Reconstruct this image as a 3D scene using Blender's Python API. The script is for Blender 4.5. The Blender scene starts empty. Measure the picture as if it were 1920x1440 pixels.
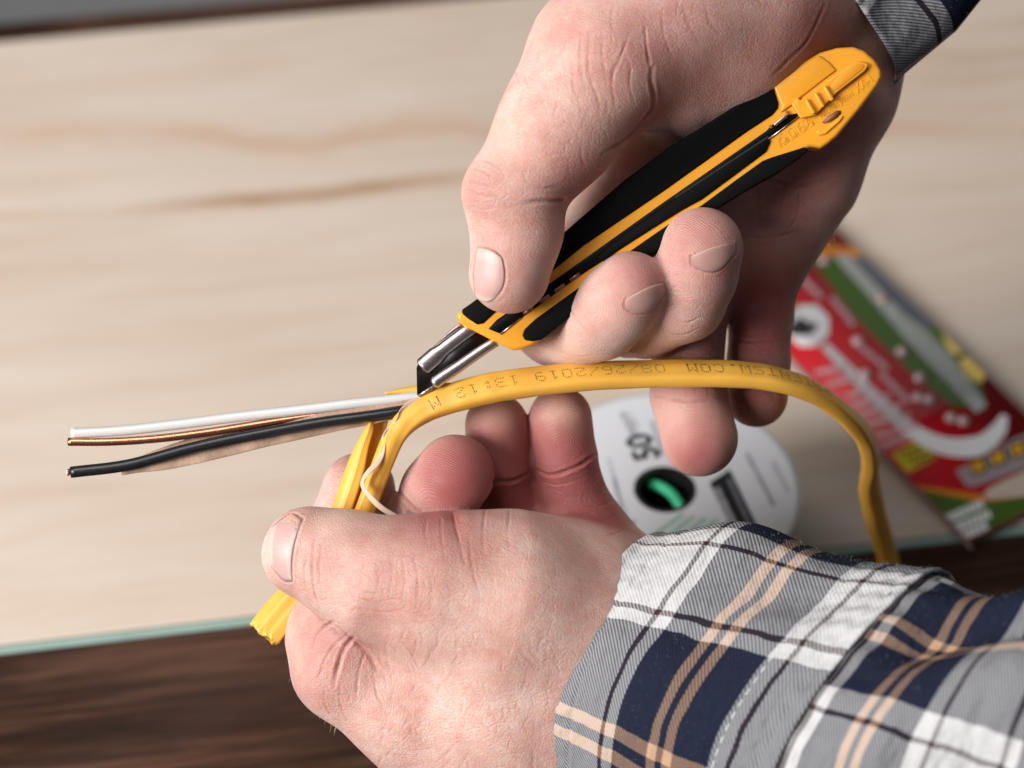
import bpy, bmesh, math, random
import numpy as np
from mathutils import Vector, Matrix
from mathutils.bvhtree import BVHTree
from mathutils.geometry import tessellate_polygon

random.seed(7)
RNG = np.random.default_rng(7)
scene = bpy.context.scene

# ------------------------------------------------------------------ camera
D = 630.0                      # mm, lens to plane of focus
S = 7.2                        # photograph pixels per mm in the plane of focus
R45 = math.sqrt(0.5)
CX = np.array([1.0, 0, 0]); CY = np.array([0, R45, R45]); CZ = np.array([0, -R45, R45])
F0 = np.array([0.0, 0.0, 0.149])
cam_d = bpy.data.cameras.new('camera')
cam = bpy.data.objects.new('camera', cam_d)
scene.collection.objects.link(cam)
cam.location = Vector(F0 + CZ * D / 1000)
cam.rotation_euler = (math.radians(45), 0, 0)
cam_d.lens = 36.0 / (1920 / S) * D
cam_d.sensor_width = 36
cam_d.clip_start = 0.01; cam_d.clip_end = 50
cam_d.dof.use_dof = True
cam_d.dof.focus_distance = (D - 9) / 1000
cam_d.dof.aperture_fstop = 7.4
cam_d.dof.aperture_blades = 0
scene.camera = cam

# ------------------------------------------------------------------ world and lamps
w = bpy.data.worlds.new('World'); scene.world = w; w.use_nodes = True
w.node_tree.nodes['Background'].inputs[0].default_value = (0.86, 0.92, 1.0, 1)
w.node_tree.nodes['Background'].inputs[1].default_value = 0.095

def area(name, loc, target, size, power, color=(1, 1, 1)):
    l = bpy.data.lights.new(name, 'AREA'); l.shape = 'RECTANGLE'
    l.size, l.size_y = size; l.energy = power; l.color = color
    o = bpy.data.objects.new(name, l); scene.collection.objects.link(o)
    o.location = loc
    d = Vector(target) - Vector(loc)
    o.rotation_euler = d.to_track_quat('-Z', 'Y').to_euler()
    return o
area('window_light', (-1.22, -0.72, 0.86), (0.02, -0.02, 0.12), (0.8, 0.7), 43.0, (1.0, 0.985, 0.965))
area('overhead_fill', (-0.55, -0.15, 1.75), (0, 0.1, 0.05), (1.0, 0.8), 13.5, (1.0, 0.98, 0.95))  # unseen overhead lamp, added to brighten the board

scene.view_settings.view_transform = 'Standard'
scene.view_settings.look = 'None'
scene.view_settings.exposure = 0.0
scene.view_settings.gamma = 1.0
scene.cycles.max_bounces = 8
scene.cycles.use_denoising = True

# ------------------------------------------------------------------ helpers: space
def mm(px, py, z=0.0):
    k = (D - z) / D / S
    return np.array([(px - 960) * k, (720 - py) * k, z])
def mmA(a):
    a = np.asarray(a, float); k = (D - a[:, 2]) / D / S
    return np.stack([(a[:, 0] - 960) * k, (720 - a[:, 1]) * k, a[:, 2]], 1)
def W(p):                       # camera-frame mm -> world metres
    p = np.asarray(p, float) * 0.001
    return F0 + p[..., 0:1] * CX + p[..., 1:2] * CY + p[..., 2:3] * CZ
CAMW = F0 + CZ * D / 1000
def ground(px, py, h):          # picture ray met with the horizontal plane z = h (world metres)
    d = W(mm(px, py, 0)) - CAMW
    t = (h - CAMW[2]) / d[2]
    return CAMW + d * t

def link(o, parent=None):
    scene.collection.objects.link(o)
    if parent is not None: o.parent = parent
    return o
def tag(o, label=None, cat=None, group=None, kind=None):
    if label: o['label'] = label
    if cat: o['category'] = cat
    if group: o['group'] = group
    if kind: o['kind'] = kind
    return o
def thing(name, loc, label, cat, group=None):
    o = bpy.data.objects.new(name, None); scene.collection.objects.link(o)
    o.empty_display_size = 0.02
    o.location = Vector(loc)
    return tag(o, label, cat, group)
def worldloc(o):
    v = Vector((0, 0, 0))
    while o is not None:
        v += o.location; o = o.parent
    return np.array(v)
def mesh_obj(name, verts, faces, mat, parent=None, smooth=True, attrs=None, uv=None, label=None):
    """verts in world metres"""
    off = worldloc(parent) if parent is not None else np.zeros(3)
    v = np.asarray(verts, float) - off
    me = bpy.data.meshes.new(name)
    f = faces
    if isinstance(f, np.ndarray):
        n, k = f.shape
        me.vertices.add(len(v)); me.vertices.foreach_set('co', v.astype(np.float32).ravel())
        me.loops.add(n * k); me.loops.foreach_set('vertex_index', f.astype(np.int32).ravel())
        me.polygons.add(n); me.polygons.foreach_set('loop_start', np.arange(0, n * k, k, dtype=np.int32))
        me.update(calc_edges=True)
    else:
        me.from_pydata([tuple(x) for x in v], [], f)
    me.validate()
    if smooth: me.polygons.foreach_set('use_smooth', np.ones(len(me.polygons), bool))
    if attrs:
        for k_, a in attrs.items():
            at = me.attributes.new(k_, 'FLOAT', 'POINT'); at.data.foreach_set('value', np.asarray(a, np.float32))
    if uv is not None:
        l = me.uv_layers.new(name='cloth')
        vi = np.empty(len(me.loops), np.int32); me.loops.foreach_get('vertex_index', vi)
        l.data.foreach_set('uv', np.asarray(uv, np.float32)[vi].ravel())
    me.materials.append(mat)
    o = link(bpy.data.objects.new(name, me), parent)
    if label: o['label'] = label
    return o
def bevel(o, width, seg=3, angle=50):
    m = o.modifiers.new('bevel', 'BEVEL'); m.width = width; m.segments = seg
    m.limit_method = 'ANGLE'; m.angle_limit = math.radians(angle); m.harden_normals = False
    return o
def spline(pts, n=12, closed=False):
    p = np.asarray(pts, float)
    out = []
    N = len(p)
    rng = range(N if closed else N - 1)
    for i in rng:
        if closed: p0, p1, p2, p3 = p[i - 1], p[i], p[(i + 1) % N], p[(i + 2) % N]
        else:
            p1, p2 = p[i], p[i + 1]
            p0 = p[i - 1] if i > 0 else 2 * p1 - p2
            p3 = p[i + 2] if i + 2 < N else 2 * p2 - p1
        for t in np.arange(n) / n:
            out.append(0.5 * ((2 * p1) + (-p0 + p2) * t + (2 * p0 - 5 * p1 + 4 * p2 - p3) * t * t + (-p0 + 3 * p1 - 3 * p2 + p3) * t ** 3))
    if not closed: out.append(p[-1])
    return np.array(out)
def slab(name, poly_px, z0, z1, mat, parent, bev=0.0, seg=3, smooth=True, holes=None, label=None, rnd=0):
    """outline traced in pixels at plane z=0 -> real plate between depths z0..z1 (mm, camera-parallel)"""
    if rnd: poly_px = spline(poly_px, rnd, True)
    P = [mm(x, y, 0)[:2] for x, y in poly_px]
    a = sum(P[i - 1][0] * P[i][1] - P[i][0] * P[i - 1][1] for i in range(len(P)))
    if a < 0: P = P[::-1]
    n = len(P)
    v = [(x, y, z0) for x, y in P] + [(x, y, z1) for x, y in P]
    f = [tuple(range(n - 1, -1, -1)), tuple(range(n, 2 * n))] + [(i, (i + 1) % n, n + (i + 1) % n, n + i) for i in range(n)]
    o = mesh_obj(name, W(v), f, mat, parent, smooth, label=label)
    if bev: bevel(o, bev * 0.001, seg)

    return o
def frames(path):
    t = np.gradient(path, axis=0); t /= np.linalg.norm(t, axis=1)[:, None]
    return t
def sweep(name, path, up, prof, mat, parent=None, cap=True, scale=None, attrs=None, label=None, uvs=False):
    """path (N,3) mm; up (N,3) approx thickness direction; prof (M,2) (width, thickness) mm"""
    path = np.asarray(path, float); N = len(path)
    t = frames(path); up = np.asarray(up, float)
    side = np.cross(up, t); side /= np.linalg.norm(side, axis=1)[:, None]
    u = np.cross(t, side)
    prof = np.asarray(prof, float); M = len(prof)
    sc = np.ones((N, 2)) if scale is None else np.asarray(scale)
    V = path[:, None] + side[:, None] * (prof[None, :, 0:1] * sc[:, None, 0:1]) + u[:, None] * (prof[None, :, 1:2] * sc[:, None, 1:2])
    F = []
    for i in range(N - 1):
        for j in range(M):
            F.append((i * M + j, i * M + (j + 1) % M, (i + 1) * M + (j + 1) % M, (i + 1) * M + j))
    V = V.reshape(-1, 3)
    if cap:
        F.append(tuple(range(M - 1, -1, -1))); F.append(tuple(range((N - 1) * M, N * M)))
    return mesh_obj(name, W(V), F, mat, parent, label=label)
def circ(r, n=16):
    a = np.arange(n) / n * 2 * math.pi
    return np.stack([np.cos(a) * r, np.sin(a) * r], 1)
def stadium(wd, th, n=8):
    r = th / 2; c = wd / 2 - r; out = []
    for k in range(n + 1):
        a = -math.pi / 2 + math.pi * k / n; out.append((c + r * math.cos(a), r * math.sin(a)))
    for k in range(n + 1):
        a = math.pi / 2 + math.pi * k / n; out.append((-c + r * math.cos(a), r * math.sin(a)))
    return out

# ------------------------------------------------------------------ helpers: materials
def new_mat(name):
    m = bpy.data.materials.new(name); m.use_nodes = True
    nt = m.node_tree; nt.nodes.clear()
    out = nt.nodes.new('ShaderNodeOutputMaterial'); b = nt.nodes.new('ShaderNodeBsdfPrincipled')
    nt.links.new(b.outputs[0], out.inputs[0])
    return m, nt, b
class NT:
    """tiny node-expression helper"""
    def __init__(s, nt): s.nt = nt
    def n(s, t, **k):
        x = s.nt.nodes.new(t)
        for a, v in k.items(): setattr(x, a, v)
        return x
    def set(s, sock, v):
        if hasattr(v, 'is_linked') or isinstance(v, bpy.types.NodeSocket): s.nt.links.new(v, sock)
        else: sock.default_value = v
    def math(s, op, a, b=0.0, c=0.0, clamp=False):
        x = s.n('ShaderNodeMath', operation=op, use_clamp=clamp)
        s.set(x.inputs[0], a); s.set(x.inputs[1], b); s.set(x.inputs[2], c)
        return x.outputs[0]
    def noise(s, vec, scale, detail=3, rough=0.5, dist=0.0):
        x = s.n('ShaderNodeTexNoise'); s.set(x.inputs['Vector'], vec)
        x.inputs['Scale'].default_value = scale; x.inputs['Detail'].default_value = detail
        x.inputs['Roughness'].default_value = rough; x.inputs['Distortion'].default_value = dist
        return x.outputs['Fac']
    def map(s, vec, loc=(0, 0, 0), rot=(0, 0, 0), scale=(1, 1, 1)):
        x = s.n('ShaderNodeMapping'); s.set(x.inputs[0], vec)
        x.inputs[1].default_value = loc; x.inputs[2].default_value = rot; x.inputs[3].default_value = scale
        return x.outputs[0]
    def ramp(s, f, stops, interp='LINEAR'):
        x = s.n('ShaderNodeValToRGB'); s.set(x.inputs[0], f); cr = x.color_ramp; cr.interpolation = interp
        while len(cr.elements) < len(stops): cr.elements.new(0.5)
        for e, (p, c) in zip(cr.elements, stops): e.position = p; e.color = (c[0], c[1], c[2], 1) if not isinstance(c, float) else (c, c, c, 1)
        return x.outputs[0]
    def mix(s, f, a, b, mode='MIX'):
        x = s.n('ShaderNodeMix', data_type='RGBA', blend_type=mode); s.set(x.inputs[0], f)
        for i, v in ((6, a), (7, b)):
            if isinstance(v, tuple): x.inputs[i].default_value = (v[0], v[1], v[2], 1)
            else: s.nt.links.new(v, x.inputs[i])
        return x.outputs[2]
    def bump(s, h, strength, dist, normal=None):
        x = s.n('ShaderNodeBump'); s.set(x.inputs['Height'], h); x.inputs['Strength'].default_value = strength
        x.inputs['Distance'].default_value = dist
        if normal is not None: s.nt.links.new(normal, x.inputs['Normal'])
        return x.outputs[0]
    def attr(s, name):
        x = s.n('ShaderNodeAttribute', attribute_name=name); return x.outputs['Fac']
    def coord(s, which='Object'): return s.n('ShaderNodeTexCoord').outputs[which]

def plain(name, col, rough=0.5, metal=0.0, spec=0.5, bumpscale=0, bumpd=0.0, coat=0.0, sss=0.0, var=0.0, varscale=60, trans=0.0):
    m, nt, b = new_mat(name); q = NT(nt)
    b.inputs['Roughness'].default_value = rough; b.inputs['Metallic'].default_value = metal
    b.inputs['Specular IOR Level'].default_value = spec; b.inputs['Coat Weight'].default_value = coat
    b.inputs['Transmission Weight'].default_value = trans
    co = q.coord()
    if var:
        f = q.noise(co, varscale, 4)
        c2 = tuple(x * (1 - var) for x in col); c1 = tuple(min(1, x * (1 + var)) for x in col)
        nt.links.new(q.ramp(f, [(0.3, c2), (0.7, c1)]), b.inputs['Base Color'])
        rr = q.noise(co, varscale * 6, 3)
        nt.links.new(q.math('ADD', q.math('MULTIPLY', rr, 0.2), rough - 0.1), b.inputs['Roughness'])
    else: b.inputs['Base Color'].default_value = (*col, 1)
    if sss:
        b.inputs['Subsurface Weight'].default_value = sss; b.inputs['Subsurface Radius'].default_value = (1, .6, .3); b.inputs['Subsurface Scale'].default_value = 0.002
    if bumpscale: nt.links.new(q.bump(q.noise(co, bumpscale, 4), 0.6, bumpd), b.inputs['Normal'])
    return m

# ------------------------------------------------------------------ table, board, floor
def wood_pale():
    m, nt, b = new_mat('pale_birch_plywood'); q = NT(nt)
    co = q.coord()
    warp = q.n('ShaderNodeTexNoise'); q.set(warp.inputs['Vector'], q.map(co, scale=(3, 9, 1))); warp.inputs['Scale'].default_value = 2.0; warp.inputs['Detail'].default_value = 2
    add = q.n('ShaderNodeVectorMath', operation='MULTIPLY_ADD')
    q.set(add.inputs[0], warp.outputs['Color']); add.inputs[1].default_value = (0.03, 0.035, 0); nt.links.new(co, add.inputs[2])
    v = add.outputs[0]
    g1 = q.noise(q.map(v, scale=(7, 70, 1)), 1.0, 5, 0.55)
    g2 = q.noise(q.map(v, scale=(3, 22, 1)), 1.3, 3, 0.5)
    g3 = q.noise(q.map(v, scale=(40, 420, 1)), 1.0, 3, 0.6)
    f = q.math('ADD', q.math('MULTIPLY', g1, 0.5), q.math('MULTIPLY', g2, 0.5))
    c = q.ramp(f, [(0.33, (0.54, 0.41, 0.315)), (0.44, (0.63, 0.515, 0.425)), (0.6, (0.68, 0.585, 0.505))])
    c = q.mix(q.math('MULTIPLY', g3, 0.3), c, (0.42, 0.29, 0.20))
    # mineral streaks: a long brown streak and a wavy tan cathedral line, as figure in the veneer
    sep = q.n('ShaderNodeSeparateXYZ'); nt.links.new(co, sep.inputs[0])
    X, Y = sep.outputs[0], sep.outputs[1]
    wob = q.noise(q.map(co, scale=(14, 1, 1)), 1.0, 2)
    wob2 = q.noise(q.map(co, scale=(30, 60, 1)), 1.0, 3)
    def streak(y0, slope, wid, x0, x1, amp, col, strength, c):
        yy = q.math('SUBTRACT', Y, q.math('ADD', y0, q.math('MULTIPLY', X, slope)))
        yy = q.math('ADD', yy, q.math('MULTIPLY', q.math('SUBTRACT', wob, 0.5), amp))
        dd = q.math('DIVIDE', yy, wid)
        gs = q.math('POWER', 2.718, q.math('MULTIPLY', q.math('MULTIPLY', dd, dd), -1.0))
        ex = q.math('MULTIPLY', q.math('SMOOTH_MIN', q.math('MULTIPLY', q.math('SUBTRACT', X, x0), 18.0, clamp=True), 1.0, 0.1),
                    q.math('MULTIPLY', q.math('SUBTRACT', x1, X), 18.0, clamp=True), clamp=True)
        k = q.math('MULTIPLY', q.math('MULTIPLY', gs, ex), q.math('MULTIPLY', q.math('ADD', wob2, 0.3), strength), clamp=True)
        return q.mix(k, c, col)
    for s_ in STREAKS: c = streak(*s_, c)
    nt.links.new(c, b.inputs['Base Color'])
    b.inputs['Roughness'].default_value = 0.55; b.inputs['Specular IOR Level'].default_value = 0.3
    nt.links.new(q.bump(g3, 0.3, 0.0003), b.inputs['Normal'])
    return m
def wood_dark():
    m, nt, b = new_mat('dark_stained_wood'); q = NT(nt)
    co = q.coord()
    g1 = q.noise(q.map(co, scale=(4, 45, 1)), 1.0, 6, 0.6, 0.6)
    g2 = q.noise(q.map(co, scale=(14, 260, 1)), 1.0, 4, 0.6)
    g3 = q.noise(q.map(co, scale=(9, 18, 1)), 1.0, 3)
    f = q.math('ADD', q.math('MULTIPLY', g1, 0.65), q.math('MULTIPLY', g2, 0.35))
    c = q.ramp(f, [(0.36, (0.006, 0.0028, 0.002)), (0.48, (0.040, 0.018, 0.011)), (0.62, (0.13, 0.062, 0.04))])
    c = q.mix(q.ramp(g3, [(0.5, 0.0), (0.75, 0.4)]), c, (0.06, 0.04, 0.035))
    nt.links.new(c, b.inputs['Base Color'])
    b.inputs['Roughness'].default_value = 0.75; b.inputs['Specular IOR Level'].default_value = 0.12
    nt.links.new(q.bump(g2, 0.5, 0.0006), b.inputs['Normal'])
    return m

BH = 0.0018                      # board top height above the table top
def box(name, lo, hi, mat, parent=None, bev=0.0, label=None, rotz=0.0, pivot=None):
    lo, hi = np.array(lo, float), np.array(hi, float)
    c = [(x, y, z) for z in (lo[2], hi[2]) for y in (lo[1], hi[1]) for x in (lo[0], hi[0])]
    if rotz:
        p = np.array(pivot if pivot is not None else (0, 0, 0), float); ca, sa = math.cos(rotz), math.sin(rotz)
        c = [(p[0] + (x - p[0]) * ca - (y - p[1]) * sa, p[1] + (x - p[0]) * sa + (y - p[1]) * ca, z) for x, y, z in c]
    f = [(0, 2, 3, 1), (4, 5, 7, 6), (0, 1, 5, 4), (1, 3, 7, 5), (3, 2, 6, 7), (2, 0, 4, 6)]
    o = mesh_obj(name, c, f, mat, parent, smooth=False, label=label)
    if bev: bevel(o, bev, 2)
    return o
nearL, nearR = ground(0, 1208, BH), ground(1900, 985, BH)
farL, farR = ground(0, 78, BH), ground(850, -2, BH)
brot = math.atan2(nearR[1] - nearL[1], nearR[0] - nearL[0])
bdir = np.array([math.cos(brot), math.sin(brot), 0]); bnor = np.array([-bdir[1], bdir[0], 0])
bdepth = float(np.dot(farL - nearL, bnor))
print('board rot', math.degrees(brot), 'depth', bdepth, 'far edge rot', math.degrees(math.atan2(farR[1] - farL[1], farR[0] - farL[0])))
BO = nearL.copy(); BO[2] = 0
def bloc(px, py):               # picture point -> board-local x, y
    g = ground(px, py, BH) - BO
    return float(g @ bdir), float(g @ bnor)
def mk_streak(p, q_, wid, amp, col, st):
    (x0, y0), (x1, y1) = bloc(*p), bloc(*q_)
    sl = (y1 - y0) / (x1 - x0)
    return (y0 - sl * x0, sl, wid, x0, x1, amp, col, st)
STREAKS = [mk_streak((200, 400), (1000, 322), 0.0038, 0.010, (0.36, 0.20, 0.10), 1.05),
           mk_streak((-200, 268), (2000, 235), 0.007, 0.05, (0.52, 0.33, 0.21), 0.6),
           mk_streak((-300, 420), (350, 395), 0.003, 0.01, (0.5, 0.33, 0.2), 0.5),
           mk_streak((500, 820), (1900, 560), 0.004, 0.03, (0.5, 0.38, 0.28), 0.4)]
board = thing('plywood_board', BO, 'pale birch plywood board with mint green front edge lying on the dark table', 'board')
board.rotation_euler = (0, 0, brot)
def board_box(name, lo, hi, mat, bev=0.0):
    o = box(name, lo, hi, mat, None, bev); o.parent = board; return o
pw = wood_pale()
board_box('panel', (-0.5, 0.0, 0.0005), (1.1, bdepth, BH), pw, 0.0008)
mint = plain('mint_green_paint', (0.27, 0.38, 0.34), 0.7, var=0.06)
board_box('edge_band', (-0.5, -0.0032, 0.0), (1.1, -0.0002, BH - 0.0004), mint, 0.0007)
dark = wood_dark()
table = thing('table', (0, 0, 0), 'dark brown stained wooden table top under the pale board', 'table')
table.rotation_euler = (0, 0, brot)
tb = box('table_top', (-1.3, -0.55, -0.035), (1.5, float((farL @ bnor)) + 0.016, 0.0), dark, None, 0.002); tb.parent = table
fl = box('floor', (-6, -4, -0.78), (6, 8, -0.75), plain('grey_floor', (0.36, 0.36, 0.37), 0.7, var=0.1, varscale=2)); tag(fl, kind='structure')

#@@HANDS
# ------------------------------------------------------------------ implicit surface modelling for the hands
class Field:
    def __init__(s, lo, hi, h):
        s.lo = np.array(lo, float); s.h = h
        s.n = np.ceil((np.array(hi) - s.lo) / h).astype(int) + 1
        s.F = np.full(s.n, 6.0, np.float32)
        s.ax = [s.lo[i] + h * np.arange(s.n[i]) for i in range(3)]
    def cone(s, a, b, ra, rb, k=2.0, flat=None):
        """smooth-union a rounded cone a-b; flat=(nx,ny,nz,f) squeezes it along n by f"""
        a = np.array(a, float); b = np.array(b, float); r = max(ra, rb) + k + 6.0 * 0 + 2
        lo = np.minimum(a, b) - r; hi = np.maximum(a, b) + r
        i0 = np.maximum(((lo - s.lo) / s.h).astype(int), 0); i1 = np.minimum(((hi - s.lo) / s.h).astype(int) + 2, s.n)
        if np.any(i1 <= i0): return
        X = s.ax[0][i0[0]:i1[0], None, None]; Y = s.ax[1][None, i0[1]:i1[1], None]; Z = s.ax[2][None, None, i0[2]:i1[2]]
        X, Y, Z = (X - a[0]).astype(np.float32), (Y - a[1]).astype(np.float32), (Z - a[2]).astype(np.float32)
        ba = (b - a); sc = 1.0
        if flat is not None:
            n = np.array(flat[:3], float); n /= np.linalg.norm(n); f = flat[3]
            dn = X * n[0] + Y * n[1] + Z * n[2]; g = (1 / f - 1)
            X = X + dn * (g * n[0]); Y = Y + dn * (g * n[1]); Z = Z + dn * (g * n[2])
            ba = ba + n * (ba @ n) * g; sc = f + (1 - f) * 0.35
        L = max(float(ba @ ba), 1e-9)
        t = np.clip((X * ba[0] + Y * ba[1] + Z * ba[2]) / L, 0, 1)
        d = np.sqrt((X - t * ba[0]) ** 2 + (Y - t * ba[1]) ** 2 + (Z - t * ba[2]) ** 2) - (ra + (rb - ra) * t)
        d = d * sc
        sl = tuple(slice(i0[i], i1[i]) for i in range(3))
        G = s.F[sl]
        h = np.clip(k - np.abs(G - d), 0, None) / k
        s.F[sl] = np.minimum(G, d) - h * h * k * 0.25
    def chain(s, pts, k=2.0, kf=None, flat=None):
        P = [(mm(x, y, z), r) for x, y, z, r in pts]
        for i in range(len(P) - 1):
            s.cone(P[i][0], P[i + 1][0], P[i][1], P[i + 1][1], (kf if (kf is not None and i == 0) else k), flat)
    def mesh(s):
        F = s.F; S_ = F < 0
        c = np.zeros(np.array(F.shape) - 1, np.uint8)
        for dx in (0, 1):
            for dy in (0, 1):
                for dz in (0, 1):
                    c += S_[dx:F.shape[0] - 1 + dx, dy:F.shape[1] - 1 + dy, dz:F.shape[2] - 1 + dz]
        idx = np.argwhere((c > 0) & (c < 8))
        pos = np.zeros((len(idx), 3)); cnt = np.zeros(len(idx))
        cor = [(x, y, z) for x in (0, 1) for y in (0, 1) for z in (0, 1)]
        for i, o0 in enumerate(cor):
            for ax in range(3):
                if o0[ax]: continue
                o1 = list(o0); o1[ax] = 1; o0a = np.array(o0); o1a = np.array(o1)
                f0 = F[tuple((idx + o0a).T)]; f1 = F[tuple((idx + o1a).T)]
                m = (f0 < 0) != (f1 < 0)
                t = np.where(m, f0 / np.where(m, f0 - f1, 1), 0)
                pos += m[:, None] * (o0a + t[:, None] * (o1a - o0a)); cnt += m
        V = s.lo + s.h * (idx + pos / cnt[:, None])
        vid = np.full(c.shape, -1, np.int32); vid[tuple(idx.T)] = np.arange(len(idx))
        faces = []
        for ax in range(3):
            sl0 = [slice(1, -1)] * 3; sl1 = [slice(1, -1)] * 3
            sl0[ax] = slice(0, -1); sl1[ax] = slice(1, None)
            a, b = S_[tuple(sl0)], S_[tuple(sl1)]
            for flip in (0, 1):
                e = np.argwhere((a & ~b) if not flip else (~a & b))
                e = e + np.array([0 if i == ax else 1 for i in range(3)])
                u, v = (ax + 1) % 3, (ax + 2) % 3
                def g(du, dv):
                    q = e.copy(); q[:, u] -= du; q[:, v] -= dv; return vid[tuple(q.T)]
                quad = np.stack([g(1, 1), g(0, 1), g(0, 0), g(1, 0)], 1)
                faces.append(quad if not flip else quad[:, ::-1])
        return V, np.concatenate(faces)
def subdivide(V, Fq, levels=1):
    me = bpy.data.meshes.new('tmp')
    n = len(Fq)
    me.vertices.add(len(V)); me.vertices.foreach_set('co', V.astype(np.float32).ravel())
    me.loops.add(n * 4); me.loops.foreach_set('vertex_index', Fq.astype(np.int32).ravel())
    me.polygons.add(n); me.polygons.foreach_set('loop_start', np.arange(0, n * 4, 4, dtype=np.int32))
    me.update(calc_edges=True)
    o = bpy.data.objects.new('tmp', me); scene.collection.objects.link(o)
    sm = o.modifiers.new('s', 'SMOOTH'); sm.iterations = 3; sm.factor = 0.5
    m = o.modifiers.new('d', 'SUBSURF'); m.levels = levels; m.render_levels = levels
    dg = bpy.context.evaluated_depsgraph_get(); ev = o.evaluated_get(dg); em = ev.to_mesh()
    V2 = np.empty(len(em.vertices) * 3, np.float32); em.vertices.foreach_get('co', V2)
    F2 = np.empty(len(em.loops), np.int32); em.loops.foreach_get('vertex_index', F2)
    ev.to_mesh_clear(); bpy.data.objects.remove(o); bpy.data.meshes.remove(me)
    return V2.reshape(-1, 3).astype(float), F2.reshape(-1, 4)
def normals(V, F):
    n = np.cross(V[F[:, 2]] - V[F[:, 0]], V[F[:, 3]] - V[F[:, 1]])
    N = np.zeros_like(V)
    for i in range(4): np.add.at(N, F[:, i], n)
    return N / np.maximum(np.linalg.norm(N, axis=1), 1e-9)[:, None]

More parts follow.
